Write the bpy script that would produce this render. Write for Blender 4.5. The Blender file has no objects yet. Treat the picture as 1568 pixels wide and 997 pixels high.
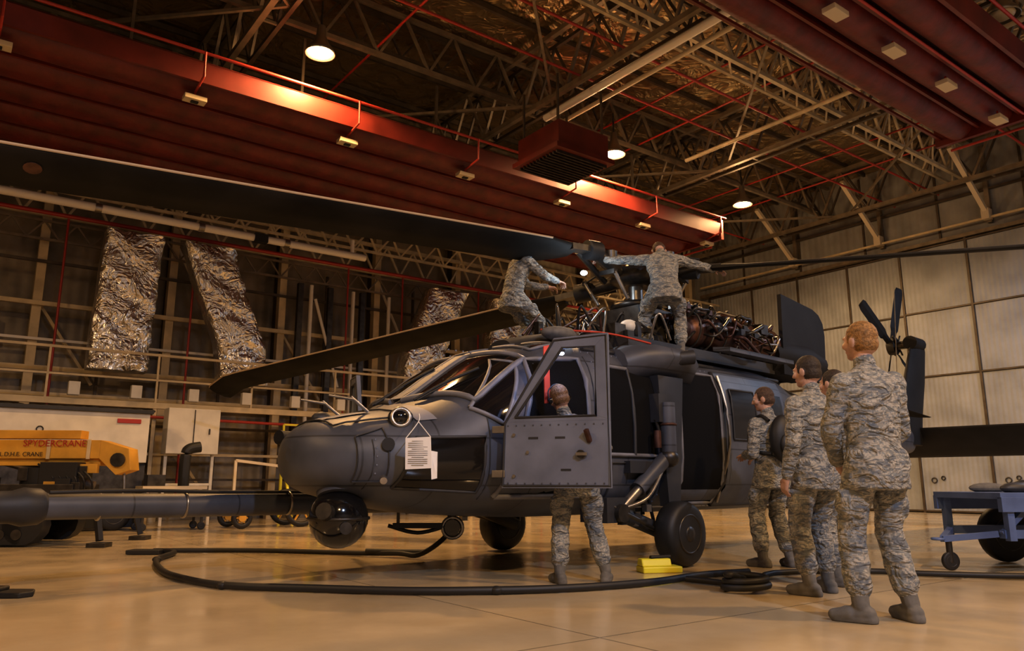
import bpy, math, random
import numpy as np
from mathutils import Vector, Matrix
random.seed(4)
V=Vector
scene=bpy.context.scene
R=math.radians
# ------------------------------------------------------------ materials
def mat(name,col,rough=.5,metal=0.,emis=None,estr=0.,bump=None,var=None,coat=0.,spec=None):
    m=bpy.data.materials.new(name); m.use_nodes=True
    nt=m.node_tree; b=nt.nodes['Principled BSDF']
    b.inputs['Base Color'].default_value=(*col,1); b.inputs['Roughness'].default_value=rough
    b.inputs['Metallic'].default_value=metal
    if spec is not None: b.inputs['Specular IOR Level'].default_value=spec
    if coat: b.inputs['Coat Weight'].default_value=coat
    if emis:
        b.inputs['Emission Color'].default_value=(*emis,1); b.inputs['Emission Strength'].default_value=estr
    tc=nt.nodes.new('ShaderNodeTexCoord')
    if var:
        n=nt.nodes.new('ShaderNodeTexNoise'); n.inputs['Scale'].default_value=var[0]; n.inputs['Detail'].default_value=6
        nt.links.new(tc.outputs['Object'],n.inputs['Vector'])
        r=nt.nodes.new('ShaderNodeValToRGB'); r.name='ramp'; r.color_ramp.elements[0].position=.3; r.color_ramp.elements[1].position=.7
        k=var[1]
        r.color_ramp.elements[0].color=(*[c*(1-k) for c in col],1); r.color_ramp.elements[1].color=(*[min(1,c*(1+k)) for c in col],1)
        nt.links.new(n.outputs['Fac'],r.inputs['Fac']); nt.links.new(r.outputs['Color'],b.inputs['Base Color'])
    if bump:
        n=nt.nodes.new('ShaderNodeTexNoise'); n.inputs['Scale'].default_value=bump[0]; n.inputs['Detail'].default_value=4
        nt.links.new(tc.outputs['Object'],n.inputs['Vector'])
        bp=nt.nodes.new('ShaderNodeBump'); bp.inputs['Strength'].default_value=bump[1]; bp.inputs['Distance'].default_value=bump[2]
        nt.links.new(n.outputs['Fac'],bp.inputs['Height']); nt.links.new(bp.outputs['Normal'],b.inputs['Normal'])
    return m
def panelled(m,w,hh,dark=.4,mort=.008):
    nt=m.node_tree; b=nt.nodes['Principled BSDF']; L=nt.links.new
    tc=nt.nodes.new('ShaderNodeTexCoord'); sp=nt.nodes.new('ShaderNodeSeparateXYZ'); cb=nt.nodes.new('ShaderNodeCombineXYZ')
    L(tc.outputs['Object'],sp.inputs[0]); L(sp.outputs[0],cb.inputs[0]); L(sp.outputs[2],cb.inputs[1])
    br=nt.nodes.new('ShaderNodeTexBrick'); br.offset=.37; br.inputs['Scale'].default_value=1; br.inputs['Brick Width'].default_value=w; br.inputs['Row Height'].default_value=hh
    br.inputs['Mortar Size'].default_value=mort; br.inputs['Color1'].default_value=(1,1,1,1); br.inputs['Color2'].default_value=(.82,.82,.82,1); br.inputs['Mortar'].default_value=(dark,dark,dark,1)
    L(cb.outputs[0],br.inputs['Vector'])
    mx=nt.nodes.new('ShaderNodeMixRGB'); mx.blend_type='MULTIPLY'; mx.inputs[0].default_value=1
    L(nt.nodes['ramp'].outputs['Color'],mx.inputs[1]); L(br.outputs['Color'],mx.inputs[2]); L(mx.outputs[0],b.inputs['Base Color'])
def ribbed(name,col,rough,axis,scale,strength,var=.25,metal=0.):
    m=mat(name,col,rough,metal,var=(1.3,var)); nt=m.node_tree; b=nt.nodes['Principled BSDF']
    tc=nt.nodes.new('ShaderNodeTexCoord'); w=nt.nodes.new('ShaderNodeTexWave'); w.bands_direction=axis
    w.inputs['Scale'].default_value=scale; w.inputs['Distortion'].default_value=0
    nt.links.new(tc.outputs['Object'],w.inputs['Vector'])
    bp=nt.nodes.new('ShaderNodeBump'); bp.inputs['Strength'].default_value=strength; bp.inputs['Distance'].default_value=.04
    nt.links.new(w.outputs['Fac'],bp.inputs['Height']); nt.links.new(bp.outputs['Normal'],b.inputs['Normal'])
    return m
def foil(name,col,rough=.28,scale=5.,dist=.03,metal=1.0):
    m=mat(name,col,rough,metal); nt=m.node_tree; b=nt.nodes['Principled BSDF']; L=nt.links.new
    tc=nt.nodes.new('ShaderNodeTexCoord')
    n=nt.nodes.new('ShaderNodeTexNoise'); n.inputs['Scale'].default_value=scale; n.inputs['Detail'].default_value=3; n.inputs['Distortion'].default_value=1.2
    v=nt.nodes.new('ShaderNodeTexVoronoi'); v.inputs['Scale'].default_value=scale*2.2
    nz=nt.nodes.new('ShaderNodeVectorMath'); nz.operation='ADD'
    L(tc.outputs['Object'],n.inputs['Vector']); L(tc.outputs['Object'],nz.inputs[0]); L(n.outputs['Color'],nz.inputs[1]); L(nz.outputs[0],v.inputs['Vector'])
    ad=nt.nodes.new('ShaderNodeMath'); ad.operation='MULTIPLY_ADD'; ad.inputs[1].default_value=.45
    L(v.outputs['Distance'],ad.inputs[0]); L(n.outputs['Fac'],ad.inputs[2])
    bp=nt.nodes.new('ShaderNodeBump'); bp.inputs['Strength'].default_value=.8; bp.inputs['Distance'].default_value=dist
    L(ad.outputs[0],bp.inputs['Height']); L(bp.outputs['Normal'],b.inputs['Normal'])
    return m
def camo(name):
    m=mat(name,(.3,.3,.3),.9); nt=m.node_tree; b=nt.nodes['Principled BSDF']; L=nt.links.new
    tc=nt.nodes.new('ShaderNodeTexCoord')
    sn=nt.nodes.new('ShaderNodeVectorMath'); sn.operation='SNAP'; sn.inputs[1].default_value=(.009,.009,.009)
    L(tc.outputs['Object'],sn.inputs[0])
    mp=nt.nodes.new('ShaderNodeMapping'); mp.inputs['Scale'].default_value=(.75,.75,1.7); mp.inputs['Rotation'].default_value=(0,.45,.2)
    L(sn.outputs[0],mp.inputs['Vector'])
    n=nt.nodes.new('ShaderNodeTexNoise'); n.inputs['Scale'].default_value=18; n.inputs['Detail'].default_value=3; n.inputs['Distortion'].default_value=.6
    L(mp.outputs[0],n.inputs['Vector'])
    r=nt.nodes.new('ShaderNodeValToRGB'); cr=r.color_ramp; cr.interpolation='CONSTANT'
    cr.elements[0].position=0; cr.elements[0].color=(.135,.15,.165,1)
    cr.elements[1].position=.44; cr.elements[1].color=(.23,.23,.21,1)
    e=cr.elements.new(.51); e.color=(.34,.325,.285,1)
    e=cr.elements.new(.58); e.color=(.19,.205,.205,1)
    L(n.outputs['Fac'],r.inputs['Fac']); L(r.outputs['Color'],b.inputs['Base Color'])
    n2=nt.nodes.new('ShaderNodeTexNoise'); n2.inputs['Scale'].default_value=9; n2.inputs['Detail'].default_value=2; n2.inputs['Distortion'].default_value=1.8
    mp2=nt.nodes.new('ShaderNodeMapping'); mp2.inputs['Scale'].default_value=(.8,.8,1.5); L(tc.outputs['Object'],mp2.inputs['Vector']); L(mp2.outputs[0],n2.inputs['Vector'])
    bp=nt.nodes.new('ShaderNodeBump'); bp.inputs['Strength'].default_value=1; bp.inputs['Distance'].default_value=.06
    L(n2.outputs['Fac'],bp.inputs['Height']); L(bp.outputs['Normal'],b.inputs['Normal'])
    return m
def glassmat(name):
    m=bpy.data.materials.new(name); m.use_nodes=True; nt=m.node_tree; nt.nodes.clear(); L=nt.links.new
    o=nt.nodes.new('ShaderNodeOutputMaterial'); mx=nt.nodes.new('ShaderNodeMixShader')
    t=nt.nodes.new('ShaderNodeBsdfTransparent'); t.inputs[0].default_value=(.92,.93,.95,1)
    g=nt.nodes.new('ShaderNodeBsdfGlossy'); g.inputs['Roughness'].default_value=.05
    f=nt.nodes.new('ShaderNodeFresnel'); f.inputs[0].default_value=1.15
    L(f.outputs[0],mx.inputs[0]); L(t.outputs[0],mx.inputs[1]); L(g.outputs[0],mx.inputs[2]); L(mx.outputs[0],o.inputs[0])
    return m
M={}
M['hull']=mat('hull_grey',(.070,.078,.102),.48,.0,var=(2.2,.35),bump=(3,.15,.02)); panelled(M['hull'],.93,.41)
M['hull2']=mat('hull_panel_grey',(.15,.17,.23),.48,.0,var=(3,.22))
M['hframe']=mat('window_frame_grey',(.16,.165,.19),.5,.0,var=(6,.2))
M['hulld']=mat('hull_dark',(.024,.025,.030),.55,.0,var=(3,.3))
M['taild']=mat('tail_dark',(.010,.010,.012),.7,var=(3,.3),spec=.25)
M['open']=mat('opening_shade',(.006,.006,.007),.9,spec=.1)  # flat near-black patches, painted in for the shade inside the openings
M['seat']=mat('seat_fabric',(.05,.05,.045),.9,var=(9,.4))
M['wind']=mat('tinted_glass',(.008,.007,.007),.07,0)
M['glass']=glassmat('clear_glass')
M['black']=mat('black_rubber',(.012,.012,.013),.55)
M['gloss']=mat('gloss_black',(.006,.006,.007),.12,coat=.5)
M['steel']=mat('steel',(.35,.33,.3),.35,.9,var=(6,.3))
M['dsteel']=mat('dark_steel',(.07,.065,.06),.4,.8,var=(8,.4))
M['copper']=mat('heat_metal',(.10,.048,.035),.45,.6,var=(9,.6))
M['redp']=mat('red_paint',(.36,.03,.02),.4)
M['redfab']=mat('red_fabric',(.115,.012,.010),.5,var=(3,.4),bump=(7,.5,.03))
M['redside']=mat('red_panel',(.12,.015,.010),.40,var=(2,.3))
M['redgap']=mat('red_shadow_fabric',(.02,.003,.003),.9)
M['cream']=mat('cream_plastic',(.6,.52,.38),.5)
M['white']=mat('white_paint',(.62,.6,.55),.45,var=(3,.12))
M['offw']=mat('white_pipe',(.78,.75,.7),.4)
M['galv']=mat('truss_paint',(.20,.16,.11),.5,.3,var=(4,.3))
M['galvd']=mat('truss_paint_dark',(.085,.065,.045),.5,.3,var=(4,.3))
M['truss_lit']=mat('truss_paint_lit',(.50,.43,.30),.5,.1,var=(4,.25))  # brighter copy of the truss paint, lamplight put into the colour
M['ochre']=mat('column_paint',(.60,.49,.30),.5,.1,var=(3,.2))
M['foil']=foil('foil_silver',(.88,.87,.84),.28,2.2,.10)
M['foilroof']=foil('foil_roof',(.42,.31,.17),.38,1.3,.2,.85)
M['yellow']=mat('orange_yellow_paint',(.62,.33,.04),.5,var=(3,.2))
M['yel2']=mat('bright_yellow',(.75,.68,.04),.45)
M['blue']=mat('blue_paint',(.09,.14,.30),.45,var=(4,.2))
M['paper']=mat('paper',(.8,.8,.8),.8)
M['skin']=mat('skin',(.46,.275,.20),.5,var=(20,.1))
M['boot']=mat('boot_suede',(.13,.125,.115),.85,var=(15,.25))
M['camo']=camo('camouflage_cloth')
M['hair_brown']=mat('hair_brown',(.06,.032,.018),.7,var=(60,.5),bump=(90,.6,.01))
M['hair_light']=mat('hair_light_brown',(.17,.09,.04),.7,var=(60,.5),bump=(90,.6,.01))
M['hair_ginger']=mat('hair_ginger',(.25,.13,.04),.65,var=(60,.5),bump=(90,.8,.012))
M['hair_dark']=mat('hair_dark',(.028,.018,.012),.7,var=(60,.5),bump=(90,.6,.01))
M['eye']=mat('eye_white',(.6,.6,.6),.3)
M['lip']=mat('lips',(.35,.12,.1),.5)
M['blade']=mat('blade_black',(.013,.012,.011),.75,var=(2,.5),spec=.15)
M['bedge']=mat('blade_edge',(.42,.32,.21),.5)
M['lampon']=mat('lamp_glow',(1,.9,.7),.5,emis=(1,.74,.40),estr=50)
M['lampcool']=mat('lamp_glow_cool',(1,1,1),.5,emis=(.8,.88,1),estr=20)
M['lampoff']=mat('lamp_lens',(.5,.42,.3),.3)
M['bell']=mat('lamp_bell',(.25,.22,.18),.35,.8)
M['redtag']=mat('red_strap',(.5,.05,.02),.7)
M['wallL']=ribbed('cladding_left',(.26,.22,.16),.5,'X',1.3,.22,.5,.25)
M['wallR']=ribbed('cladding_upper',(.28,.28,.27),.6,'Y',1.4,.3,.25)
M['doorp']=ribbed('door_panel',(.33,.36,.40),.55,'Y',2.4,.2,.2)
M['wallB']=mat('wall_plain',(.22,.19,.15),.7,var=(1,.2))
# floor
def floormat():
    m=mat('epoxy_floor',(.5,.38,.22),.3); nt=m.node_tree; b=nt.nodes['Principled BSDF']; L=nt.links.new
    tc=nt.nodes.new('ShaderNodeTexCoord')
    n=nt.nodes.new('ShaderNodeTexNoise'); n.inputs['Scale'].default_value=.55; n.inputs['Detail'].default_value=8; n.inputs['Roughness'].default_value=.65
    L(tc.outputs['Object'],n.inputs['Vector'])
    r=nt.nodes.new('ShaderNodeValToRGB'); r.color_ramp.elements[0].position=.3; r.color_ramp.elements[1].position=.72
    r.color_ramp.elements[0].color=(.44,.35,.215,1); r.color_ramp.elements[1].color=(.63,.515,.33,1)
    L(n.outputs['Fac'],r.inputs['Fac'])
    br=nt.nodes.new('ShaderNodeTexBrick'); br.offset=0; br.inputs['Scale'].default_value=1
    br.inputs['Brick Width'].default_value=5.2; br.inputs['Row Height'].default_value=5.2; br.inputs['Mortar Size'].default_value=.008
    br.inputs['Color1'].default_value=(1,1,1,1); br.inputs['Color2'].default_value=(.96,.96,.96,1); br.inputs['Mortar'].default_value=(.45,.45,.45,1)
    L(tc.outputs['Object'],br.inputs['Vector'])
    mx=nt.nodes.new('ShaderNodeMixRGB'); mx.blend_type='MULTIPLY'; mx.inputs[0].default_value=1
    L(r.outputs['Color'],mx.inputs[1]); L(br.outputs['Color'],mx.inputs[2]); L(mx.outputs[0],b.inputs['Base Color'])
    n2=nt.nodes.new('ShaderNodeTexNoise'); n2.inputs['Scale'].default_value=1.7; n2.inputs['Detail'].default_value=6
    L(tc.outputs['Object'],n2.inputs['Vector'])
    mr=nt.nodes.new('ShaderNodeMapRange'); mr.inputs[1].default_value=.3; mr.inputs[2].default_value=.7; mr.inputs[3].default_value=.10; mr.inputs[4].default_value=.26
    L(n2.outputs['Fac'],mr.inputs[0]); L(mr.outputs[0],b.inputs['Roughness'])
    return m
M['floor']=floormat()
# ------------------------------------------------------------ mesh builder
def frame(d,up=V((0,0,1))):
    z=V(d).normalized()
    if abs(z.dot(up))>.99: up=V((1,0,0)) if abs(z.x)<.9 else V((0,1,0))
    x=up.cross(z).normalized(); y=z.cross(x)
    return x,y,z
class B:
    def __init__(s): s.v=[];s.f=[];s.m=[];s.sm=[];s.names=[]
    def mi(s,m):
        if m not in s.names: s.names.append(m)
        return s.names.index(m)
    def add(s,vs,fs,m,smooth=False):
        o=len(s.v); s.v+= [tuple(p) for p in vs]; k=s.mi(m)
        for f in fs: s.f.append([i+o for i in f]); s.m.append(k); s.sm.append(smooth)
    def box(s,c,sz,m,rot=None):
        c=V(c); h=V(sz)/2; vs=[]
        for x in(-1,1):
            for y in(-1,1):
                for z in(-1,1):
                    p=V((x*h.x,y*h.y,z*h.z))
                    if rot is not None: p=rot@p
                    vs.append(c+p)
        s.add(vs,[(0,1,3,2),(4,6,7,5),(0,4,5,1),(2,3,7,6),(0,2,6,4),(1,5,7,3)],m)
    def bar(s,a,b,w,m,h=None):
        a=V(a);b=V(b); h=h or w; x,y,z=frame(b-a); vs=[]
        for p in(a,b):
            for i,j in((-1,-1),(1,-1),(1,1),(-1,1)): vs.append(p+x*(i*w/2)+y*(j*h/2))
        s.add(vs,[(3,2,1,0),(4,5,6,7),(0,1,5,4),(1,2,6,5),(2,3,7,6),(3,0,4,7)],m)
    def loft(s,rings,m,smooth=True,cap=True):
        n=len(rings[0]); vs=[p for r in rings for p in r]; fs=[]
        for i in range(len(rings)-1):
            for j in range(n):
                k=(j+1)%n; fs.append((i*n+j,i*n+k,(i+1)*n+k,(i+1)*n+j))
        s.add(vs,fs,m,smooth)
        if cap:
            s.add(rings[0],[tuple(range(n))[::-1]],m); s.add(rings[-1],[tuple(range(n))],m)
    def cyl(s,a,b,r0,m,r1=None,seg=14,cap=True):
        a=V(a);b=V(b); r1=r0 if r1 is None else r1; x,y,z=frame(b-a)
        rr=[[p+x*(math.cos(t)*r)+y*(math.sin(t)*r) for t in [2*math.pi*i/seg for i in range(seg)]] for p,r in((a,r0),(b,r1))]
        s.loft(rr,m,True,cap)
    def prof(s,a,b,prof,m,seg=20):
        a=V(a);b=V(b); x,y,z=frame(b-a); L=(b-a)
        rr=[[a+L*t+x*(math.cos(q)*r)+y*(math.sin(q)*r) for q in [2*math.pi*i/seg for i in range(seg)]] for t,r in prof]
        s.loft(rr,m,True,True)
    def ell(s,c,r,m,seg=16,rot=None):
        c=V(c); rings=[]
        n=max(6,seg//2)
        for i in range(n+1):
            ph=-math.pi/2+math.pi*i/n; ph=max(-1.555,min(1.555,ph)); ring=[]
            for j in range(seg):
                t=2*math.pi*j/seg; p=V((math.cos(ph)*math.cos(t)*r[0],math.cos(ph)*math.sin(t)*r[1],math.sin(ph)*r[2]))
                if rot is not None: p=rot@p
                ring.append(c+p)
            rings.append(ring)
        s.loft(rings,m,True,True)
    def tube(s,pts,r,m,seg=10,sub=6,closed=False):
        P=[V(p) for p in pts]; out=[]
        if sub>1:
            for i in range(len(P)-1):
                p0=P[max(i-1,0)];p1=P[i];p2=P[i+1];p3=P[min(i+2,len(P)-1)]
                for k in range(sub):
                    t=k/sub; out.append(.5*((2*p1)+(p2-p0)*t+(2*p0-5*p1+4*p2-p3)*t*t+(3*p1-p0-3*p2+p3)*t**3))
            out.append(P[-1])
        else: out=P
        rings=[]
        for i,p in enumerate(out):
            d=out[min(i+1,len(out)-1)]-out[max(i-1,0)]
            x,y,z=frame(d); rings.append([p+x*(math.cos(2*math.pi*j/seg)*r)+y*(math.sin(2*math.pi*j/seg)*r) for j in range(seg)])
        s.loft(rings,m)
    def torus(s,c,axis,R0,r,m,seg=28,sg=10):
        x,y,z=frame(axis); c=V(c); vs=[];fs=[]
        for i in range(seg):
            t=2*math.pi*i/seg; d=x*math.cos(t)+y*math.sin(t)
            for j in range(sg):
                q=2*math.pi*j/sg; vs.append(c+d*(R0+r*math.cos(q))+z*(r*math.sin(q)))
        for i in range(seg):
            for j in range(sg):
                fs.append((i*sg+j,((i+1)%seg)*sg+j,((i+1)%seg)*sg+(j+1)%sg,i*sg+(j+1)%sg))
        s.add(vs,fs,m,True)
    def prism(s,pts,th,m,smooth=False):
        n=len(pts); th=V(th); vs=[V(p) for p in pts]+[V(p)+th for p in pts]
        fs=[tuple(range(n))[::-1],tuple(range(n,2*n))]+[(i,(i+1)%n,n+(i+1)%n,n+i) for i in range(n)]
        s.add(vs,fs,m,smooth)
    def truss(s,a,b,up,depth,bay,m,w=.07,wd=.045):
        a=V(a);b=V(b);up=V(up).normalized()*depth; L=(b-a).length; n=max(2,round(L/bay)); d=(b-a)/n
        s.bar(a,b,w,m); s.bar(a+up,b+up,w,m)
        for i in range(n):
            p=a+d*i; s.bar(p,p+d*.5+up,wd,m); s.bar(p+d*.5+up,p+d,wd,m)
    def wheel(s,c,axis,r,w,rim='dsteel',tyre='black'):
        c=V(c);ax=V(axis).normalized()
        s.prof(c-ax*w/2,c+ax*w/2,[(0,r*.62),(.0,r*.8),(.08,r*.93),(.25,r*.99),(.5,r),(.75,r*.99),(.92,r*.93),(1,r*.8),(1,r*.62)],tyre,32)
        s.prof(c-ax*w*.53,c+ax*w*.53,[(0,r*.1),(0,r*.22),(.1,r*.25),(.12,r*.5),(.02,r*.55),(.0,r*.6),(1,r*.6),(.98,r*.55),(.88,r*.5),(.9,r*.25),(1,r*.22),(1,r*.1)],rim,28)
    def obj(s,name,parent=None,mw=None,bevel=0,col=None):
        me=bpy.data.meshes.new(name); me.from_pydata(s.v,[],s.f); 
        for n in s.names: me.materials.append(M[n])
        me.polygons.foreach_set('material_index',s.m); me.polygons.foreach_set('use_smooth',s.sm); me.update()
        o=bpy.data.objects.new(name,me); scene.collection.objects.link(o)
        if mw is not None: o.matrix_world=mw
        if parent is not None: o.parent=parent
        if bevel:
            bm=o.modifiers.new('bevel','BEVEL'); bm.width=bevel; bm.segments=2; bm.limit_method='ANGLE'
        return o
def empty(name,mw=Matrix()):
    e=bpy.data.objects.new(name,None); scene.collection.objects.link(e); e.matrix_world=mw; e.empty_display_size=.3; return e
def light(name,loc,power,col,r=.2,typ='POINT',parent=None,rot=None,spot=None):
    l=bpy.data.lights.new(name,typ); l.energy=power; l.color=col
    if typ in('POINT','SPOT'): l.shadow_soft_size=r
    else: l.size=r
    if spot: l.spot_size=spot; l.spot_blend=.35
    o=bpy.data.objects.new(name,l); scene.collection.objects.link(o); o.location=loc
    if rot: o.rotation_euler=rot
    if parent: o.parent=parent
    return o
# ------------------------------------------------------------ hangar frame (x along left wall, y=-b out of wall)
P0=V((-8.9,17,0)); MH=Matrix.Translation(P0)@Matrix.Rotation(R(37),4,'Z')
def h(a,b,z): return V((a,-b,z))
A0,A1,BD,ZR=-16,20.1,32,10.6
b=B(); b.box(((A0+A1)/2,-BD/2,-.1),(A1-A0+.6,BD+.6,.2),'floor'); b.obj('floor',mw=MH)
b=B(); b.box(((A0+A1)/2,-BD/2,ZR+.1),(A1-A0+.6,BD+.6,.2),'foilroof'); b.obj('ceiling',mw=MH)
b=B(); b.box(((A0+A1)/2,.15,ZR/2),(A1-A0+.6,.3,ZR),'wallL'); b.obj('wall_left',mw=MH)
b=B(); b.box((A1+.15,-BD/2,ZR/2),(.3,BD,ZR),'wallR'); b.obj('wall_right',mw=MH)
b=B(); b.box(((A0+A1)/2,-BD-.15,ZR/2),(A1-A0+.6,.3,ZR),'wallB'); b.obj('wall_back',mw=MH)
b=B(); b.box((A0-.15,-BD/2,ZR/2),(.3,BD,ZR),'wallB'); b.obj('wall_front',mw=MH)
# hangar doors on the right wall
ed=[.8,2.67,4.5,6.3,8.05,9.95,11.8,13.7,15.6]
for i in range(len(ed)-1):
    b=B(); off=.10 if i<4 else .22
    y0,y1=ed[i],ed[i+1]
    for k in range(4):
        z0=.05+1.9*k; b.box((A1-off,-(y0+y1)/2,z0+.94),(.08,y1-y0-.05,1.86),'doorp')
    b.box((A1-off-.02,-y0,3.85),(.12,.07,7.7),'galvd')
    for k in range(5): b.box((A1-off-.03,-(y0+y1)/2,.05+1.9*k),(.1,y1-y0,.05),'galvd')
    for zz in (.9,): b.torus((A1-off-.06,-(y0+.35),zz),(1,0,0),.07,.018,'dsteel',16,6); b.torus((A1-off-.06,-(y0+.6),zz+.06),(1,0,0),.05,.018,'dsteel',16,6)
    b.obj('door_%d'%(i+1),mw=MH,bevel=.01)
b=B(); b.box((A1-.2,-BD/2,7.76),(.3,BD-1,.10),'galv'); b.box((A1-.3,-BD/2,8.1),(.06,BD-1,.06),'ochre')
for k in range(1,14): b.box((A1-.02,-k*2.3,9.2),(.05,.06,2.6),'galvd')
b.box((A1-.1,-BD/2,9.0),(.1,BD-1,.06),'galvd')
b.obj('trim_door_header',mw=MH)
# left wall steelwork
b=B()
for k in range(-4,9):
    a=-1.65+2.6*k
    b.box((a,-.45,5.2),(.17,.2,10.4),'ochre'); b.box((a,-.12,5.2),(.1,.2,10.4),'galvd')
    for z in(1.5,2.6,3.1,4.5,5.4): b.bar(h(a,.05,z),h(a,.45,z+.0),.07,'ochre')
    if k%2==0: b.bar(h(a,.4,4.6),h(a+1.2,.25,2.9),.06,'ochre')
    else: b.bar(h(a,.4,6.4),h(a+1.0,.25,4.6),.05,'offw')
    b.bar(h(a+1.3,.2,0),h(a+1.3,.2,6.2),.06,'galvd')
    b.bar(h(a,.3,2.2),h(a+1.3,.3,.3),.06,'ochre'); b.box(h(a+.8,.35,1.75),(.5,.25,.35),'truss_lit'); b.box(h(a+1.7,.35,4.0),(.35,.2,.5),'galvd')
for z,w,m in((.9,.05,'galvd'),(1.45,.06,'ochre'),(2.05,.06,'galvd'),(2.62,.08,'ochre'),(3.15,.10,'ochre'),(3.75,.055,'offw'),(4.5,.09,'ochre'),(5.4,.06,'galvd')):
    b.bar(h(A0+.2,.6,z),h(A1-.5,.6,z),w,m)
b.obj('steel_column_frame',mw=MH)
b=B() # access gallery with handrails
for z,w in((2.38,.12),(2.9,.04),(3.42,.05)): b.bar(h(A0+.2,2.0,z),h(9.5,2.0,z),w,'ochre')
b.box(h((A0+9.5)/2,1.75,2.42),(9.5-A0,.5,.04),'galvd')
for k in range(-5,5):
    a=.5+1.95*k
    b.bar(h(a,2.0,2.4),h(a,2.0,3.45),.04,'ochre')
    if k%2==0: b.bar(h(a,2.0,2.35),h(a,.7,1.5),.05,'ochre'); b.bar(h(a,2.0,0),h(a,2.0,2.4),.07,'ochre')
b.obj('access_gallery',mw=MH)
b=B(); b.truss(h(A0+.2,.7,6.4),h(A1-.5,.7,6.4),(0,0,1),.75,.8,'truss_lit',.09,.05)  # eave truss coloured lighter to stand in for light falling on it
b.truss(h(A0+.2,1.3,6.75),h(A1-.5,1.3,6.75),(0,-.35,1),.5,.7,'truss_lit',.06,.04)
b.truss(h(A0+.2,.7,5.85),h(A1-.5,.7,5.85),(0,0,1),.4,.6,'galv',.05,.035)
b.obj('eave_truss',mw=MH)
b=B(); b.tube([h(A0+.2,1.05,6.33),h(A1-.6,1.05,6.33)],.045,'redp',10,1)
for a in(-1.3,1.3,5.1,6.7,9.2,11.5): b.tube([h(a,.95,.3),h(a,.95,6.3)],.025,'redp',8,1)
b.obj('sprinkler_pipe',mw=MH)
b=B(); b.tube([h(-.5,2.1,2.15),h(4.2,2.1,2.1)],.03,'redp',8,1); b.obj('fire_main',mw=MH)
b=B(); b.tube([h(A0+.3,2.2,6.26),h(4.95,2.2,6.26)],.085,'offw',14,1); b.tube([h(4.6,2.2,6.26),h(4.6,2.2,6.65)],.05,'offw',10,1)
for a in(-6,-3.2,-1.0,1.0,2.9): b.cyl(h(a,2.2,6.26),h(a+.12,2.2,6.26),.1,'steel')
b.box(h(2.35,2.2,6.26),(.3,.19,.19),'black'); b.obj('white_drain_pipe',mw=MH)
b=B()
for a in(3.9,4.7,5.6): b.bar(h(a,.78,.1),h(a,.78,5.75),.13,'dsteel')
for a in(4.2,5.35,6.4): b.tube([h(a,.76,2.2),h(a,.76,5.75)],.05,'offw',10,1)
b.tube([h(4.3,.80,5.4),h(5.0,.80,3.2)],.04,'offw',8,1)
b.obj('conduit_bundle',mw=MH)
# foil ducts
def duct(pts,w,d):
    b=B(); P=[(-3.1+(a+3.1)*.957,.85+(z-.85)*.957) for a,z in pts]; rings=[]
    N=24; zs=[P[0][1]+(P[-1][1]-P[0][1])*k/N for k in range(N+1)]
    for i,z in enumerate(zs):
        a=float(np.interp(z,[p[1] for p in P],[p[0] for p in P])); ring=[]
        def q(x,y):
            n_=.035*math.sin(z*9+x*7+y*3)+.03*math.sin(z*17+x*13)+.02*math.sin(z*31-x*23); return h(a+x,1.42+y+n_*(1 if y>0 else 0),z)
        for t in range(11): ring.append(q(-w/2+w*t/10-.02*(i%4==0),d/2+.05*(1-((t-5)/5)**2)*(i%6!=0)))
        for t in range(3): ring.append(q(w/2,d/2-d*(t+1)/3))
        for t in range(3): ring.append(q(w/2-w*(t+1)/3,-d/2))
        for t in range(2): ring.append(q(-w/2,-d/2+d*(t+1)/3))
        rings.append(ring)
    b.loft(rings,'foil',True)
    return b.obj('foil_duct',mw=MH)
duct([(-.05,3.2),(-.05,3.6),(-.05,4.2),(0,4.8),(0,5.4),(.05,6.3)],1.12,.45)
duct([(2.65,3.1),(2.6,3.6),(2.5,4.1),(2.2,4.8),(1.9,5.5),(1.65,6.3)],1.05,.45)
duct([(7.5,3.1),(7.5,3.8),(7.6,4.5),(7.9,5.2),(8.3,6.2)],1.15,.45)
duct([(10.2,3.3),(10.2,4.2),(10.3,5.2),(10.4,6.2)],1.05,.45)
# roof structure
for a in(-11.3,-5.3,.7,6.7,12.7,18.7):
    b=B(); b.truss((0,-.3,0),(0,-BD+.3,0),(0,0,1),1.45,1.5,'galv',.11,.06); b.truss((.35,-.3,.0),(.35,-BD+.3,0),(0,0,1),1.45,1.5,'galvd',.08,.05)
    for i in range(1,20): b.bar((0,-i*1.6,0),(.35,-i*1.6,0),.05,'galv')
    b.obj('roof_truss',mw=MH@Matrix.Translation((a,0,8.95)))
for bb in(1.8,6.0,10.2,14.6,19.2,24,28.5):
    mm='truss_lit' if bb==10.2 else 'galv'  # this row painted brighter as if lamplit
    b=B(); b.truss((A0+.3,0,0),(A1-.3,0,0),(0,0,1),1.05,1.2,mm,.09,.055)
    b.truss((A0+.3,.5,.45),(A1-.3,.5,.45),(0,-.1,1),.7,1.0,'galvd',.06,.04)
    if bb==10.2: b.truss((A0+.3,.4,0),(A1-.3,.4,0),(0,-.38,1),1.05,1.2,mm,.07,.045); [b.bar((A0+1+1.2*i,0,0),(A0+1.6+1.2*i,.4,0),.04,mm) for i in range(28)]
    b.obj('purlin_truss',mw=MH@Matrix.Translation((0,-bb,9.35)))
b=B()
for i in range(20): b.bar(h(A0+.2,.8+1.6*i,ZR-.08),h(A1-.2,.8+1.6*i,ZR-.08),.07,'galvd',.12)
for a in(-11,-5,1,7,13):
    b.bar(h(a,1,9),h(a+6,7,9.0),.06,'galv'); b.bar(h(a+6,7,9.),h(a,13,9.),.05,'galv'); b.bar(h(a,13,9.),h(a+6,19,9.),.05,'galv')
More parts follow.
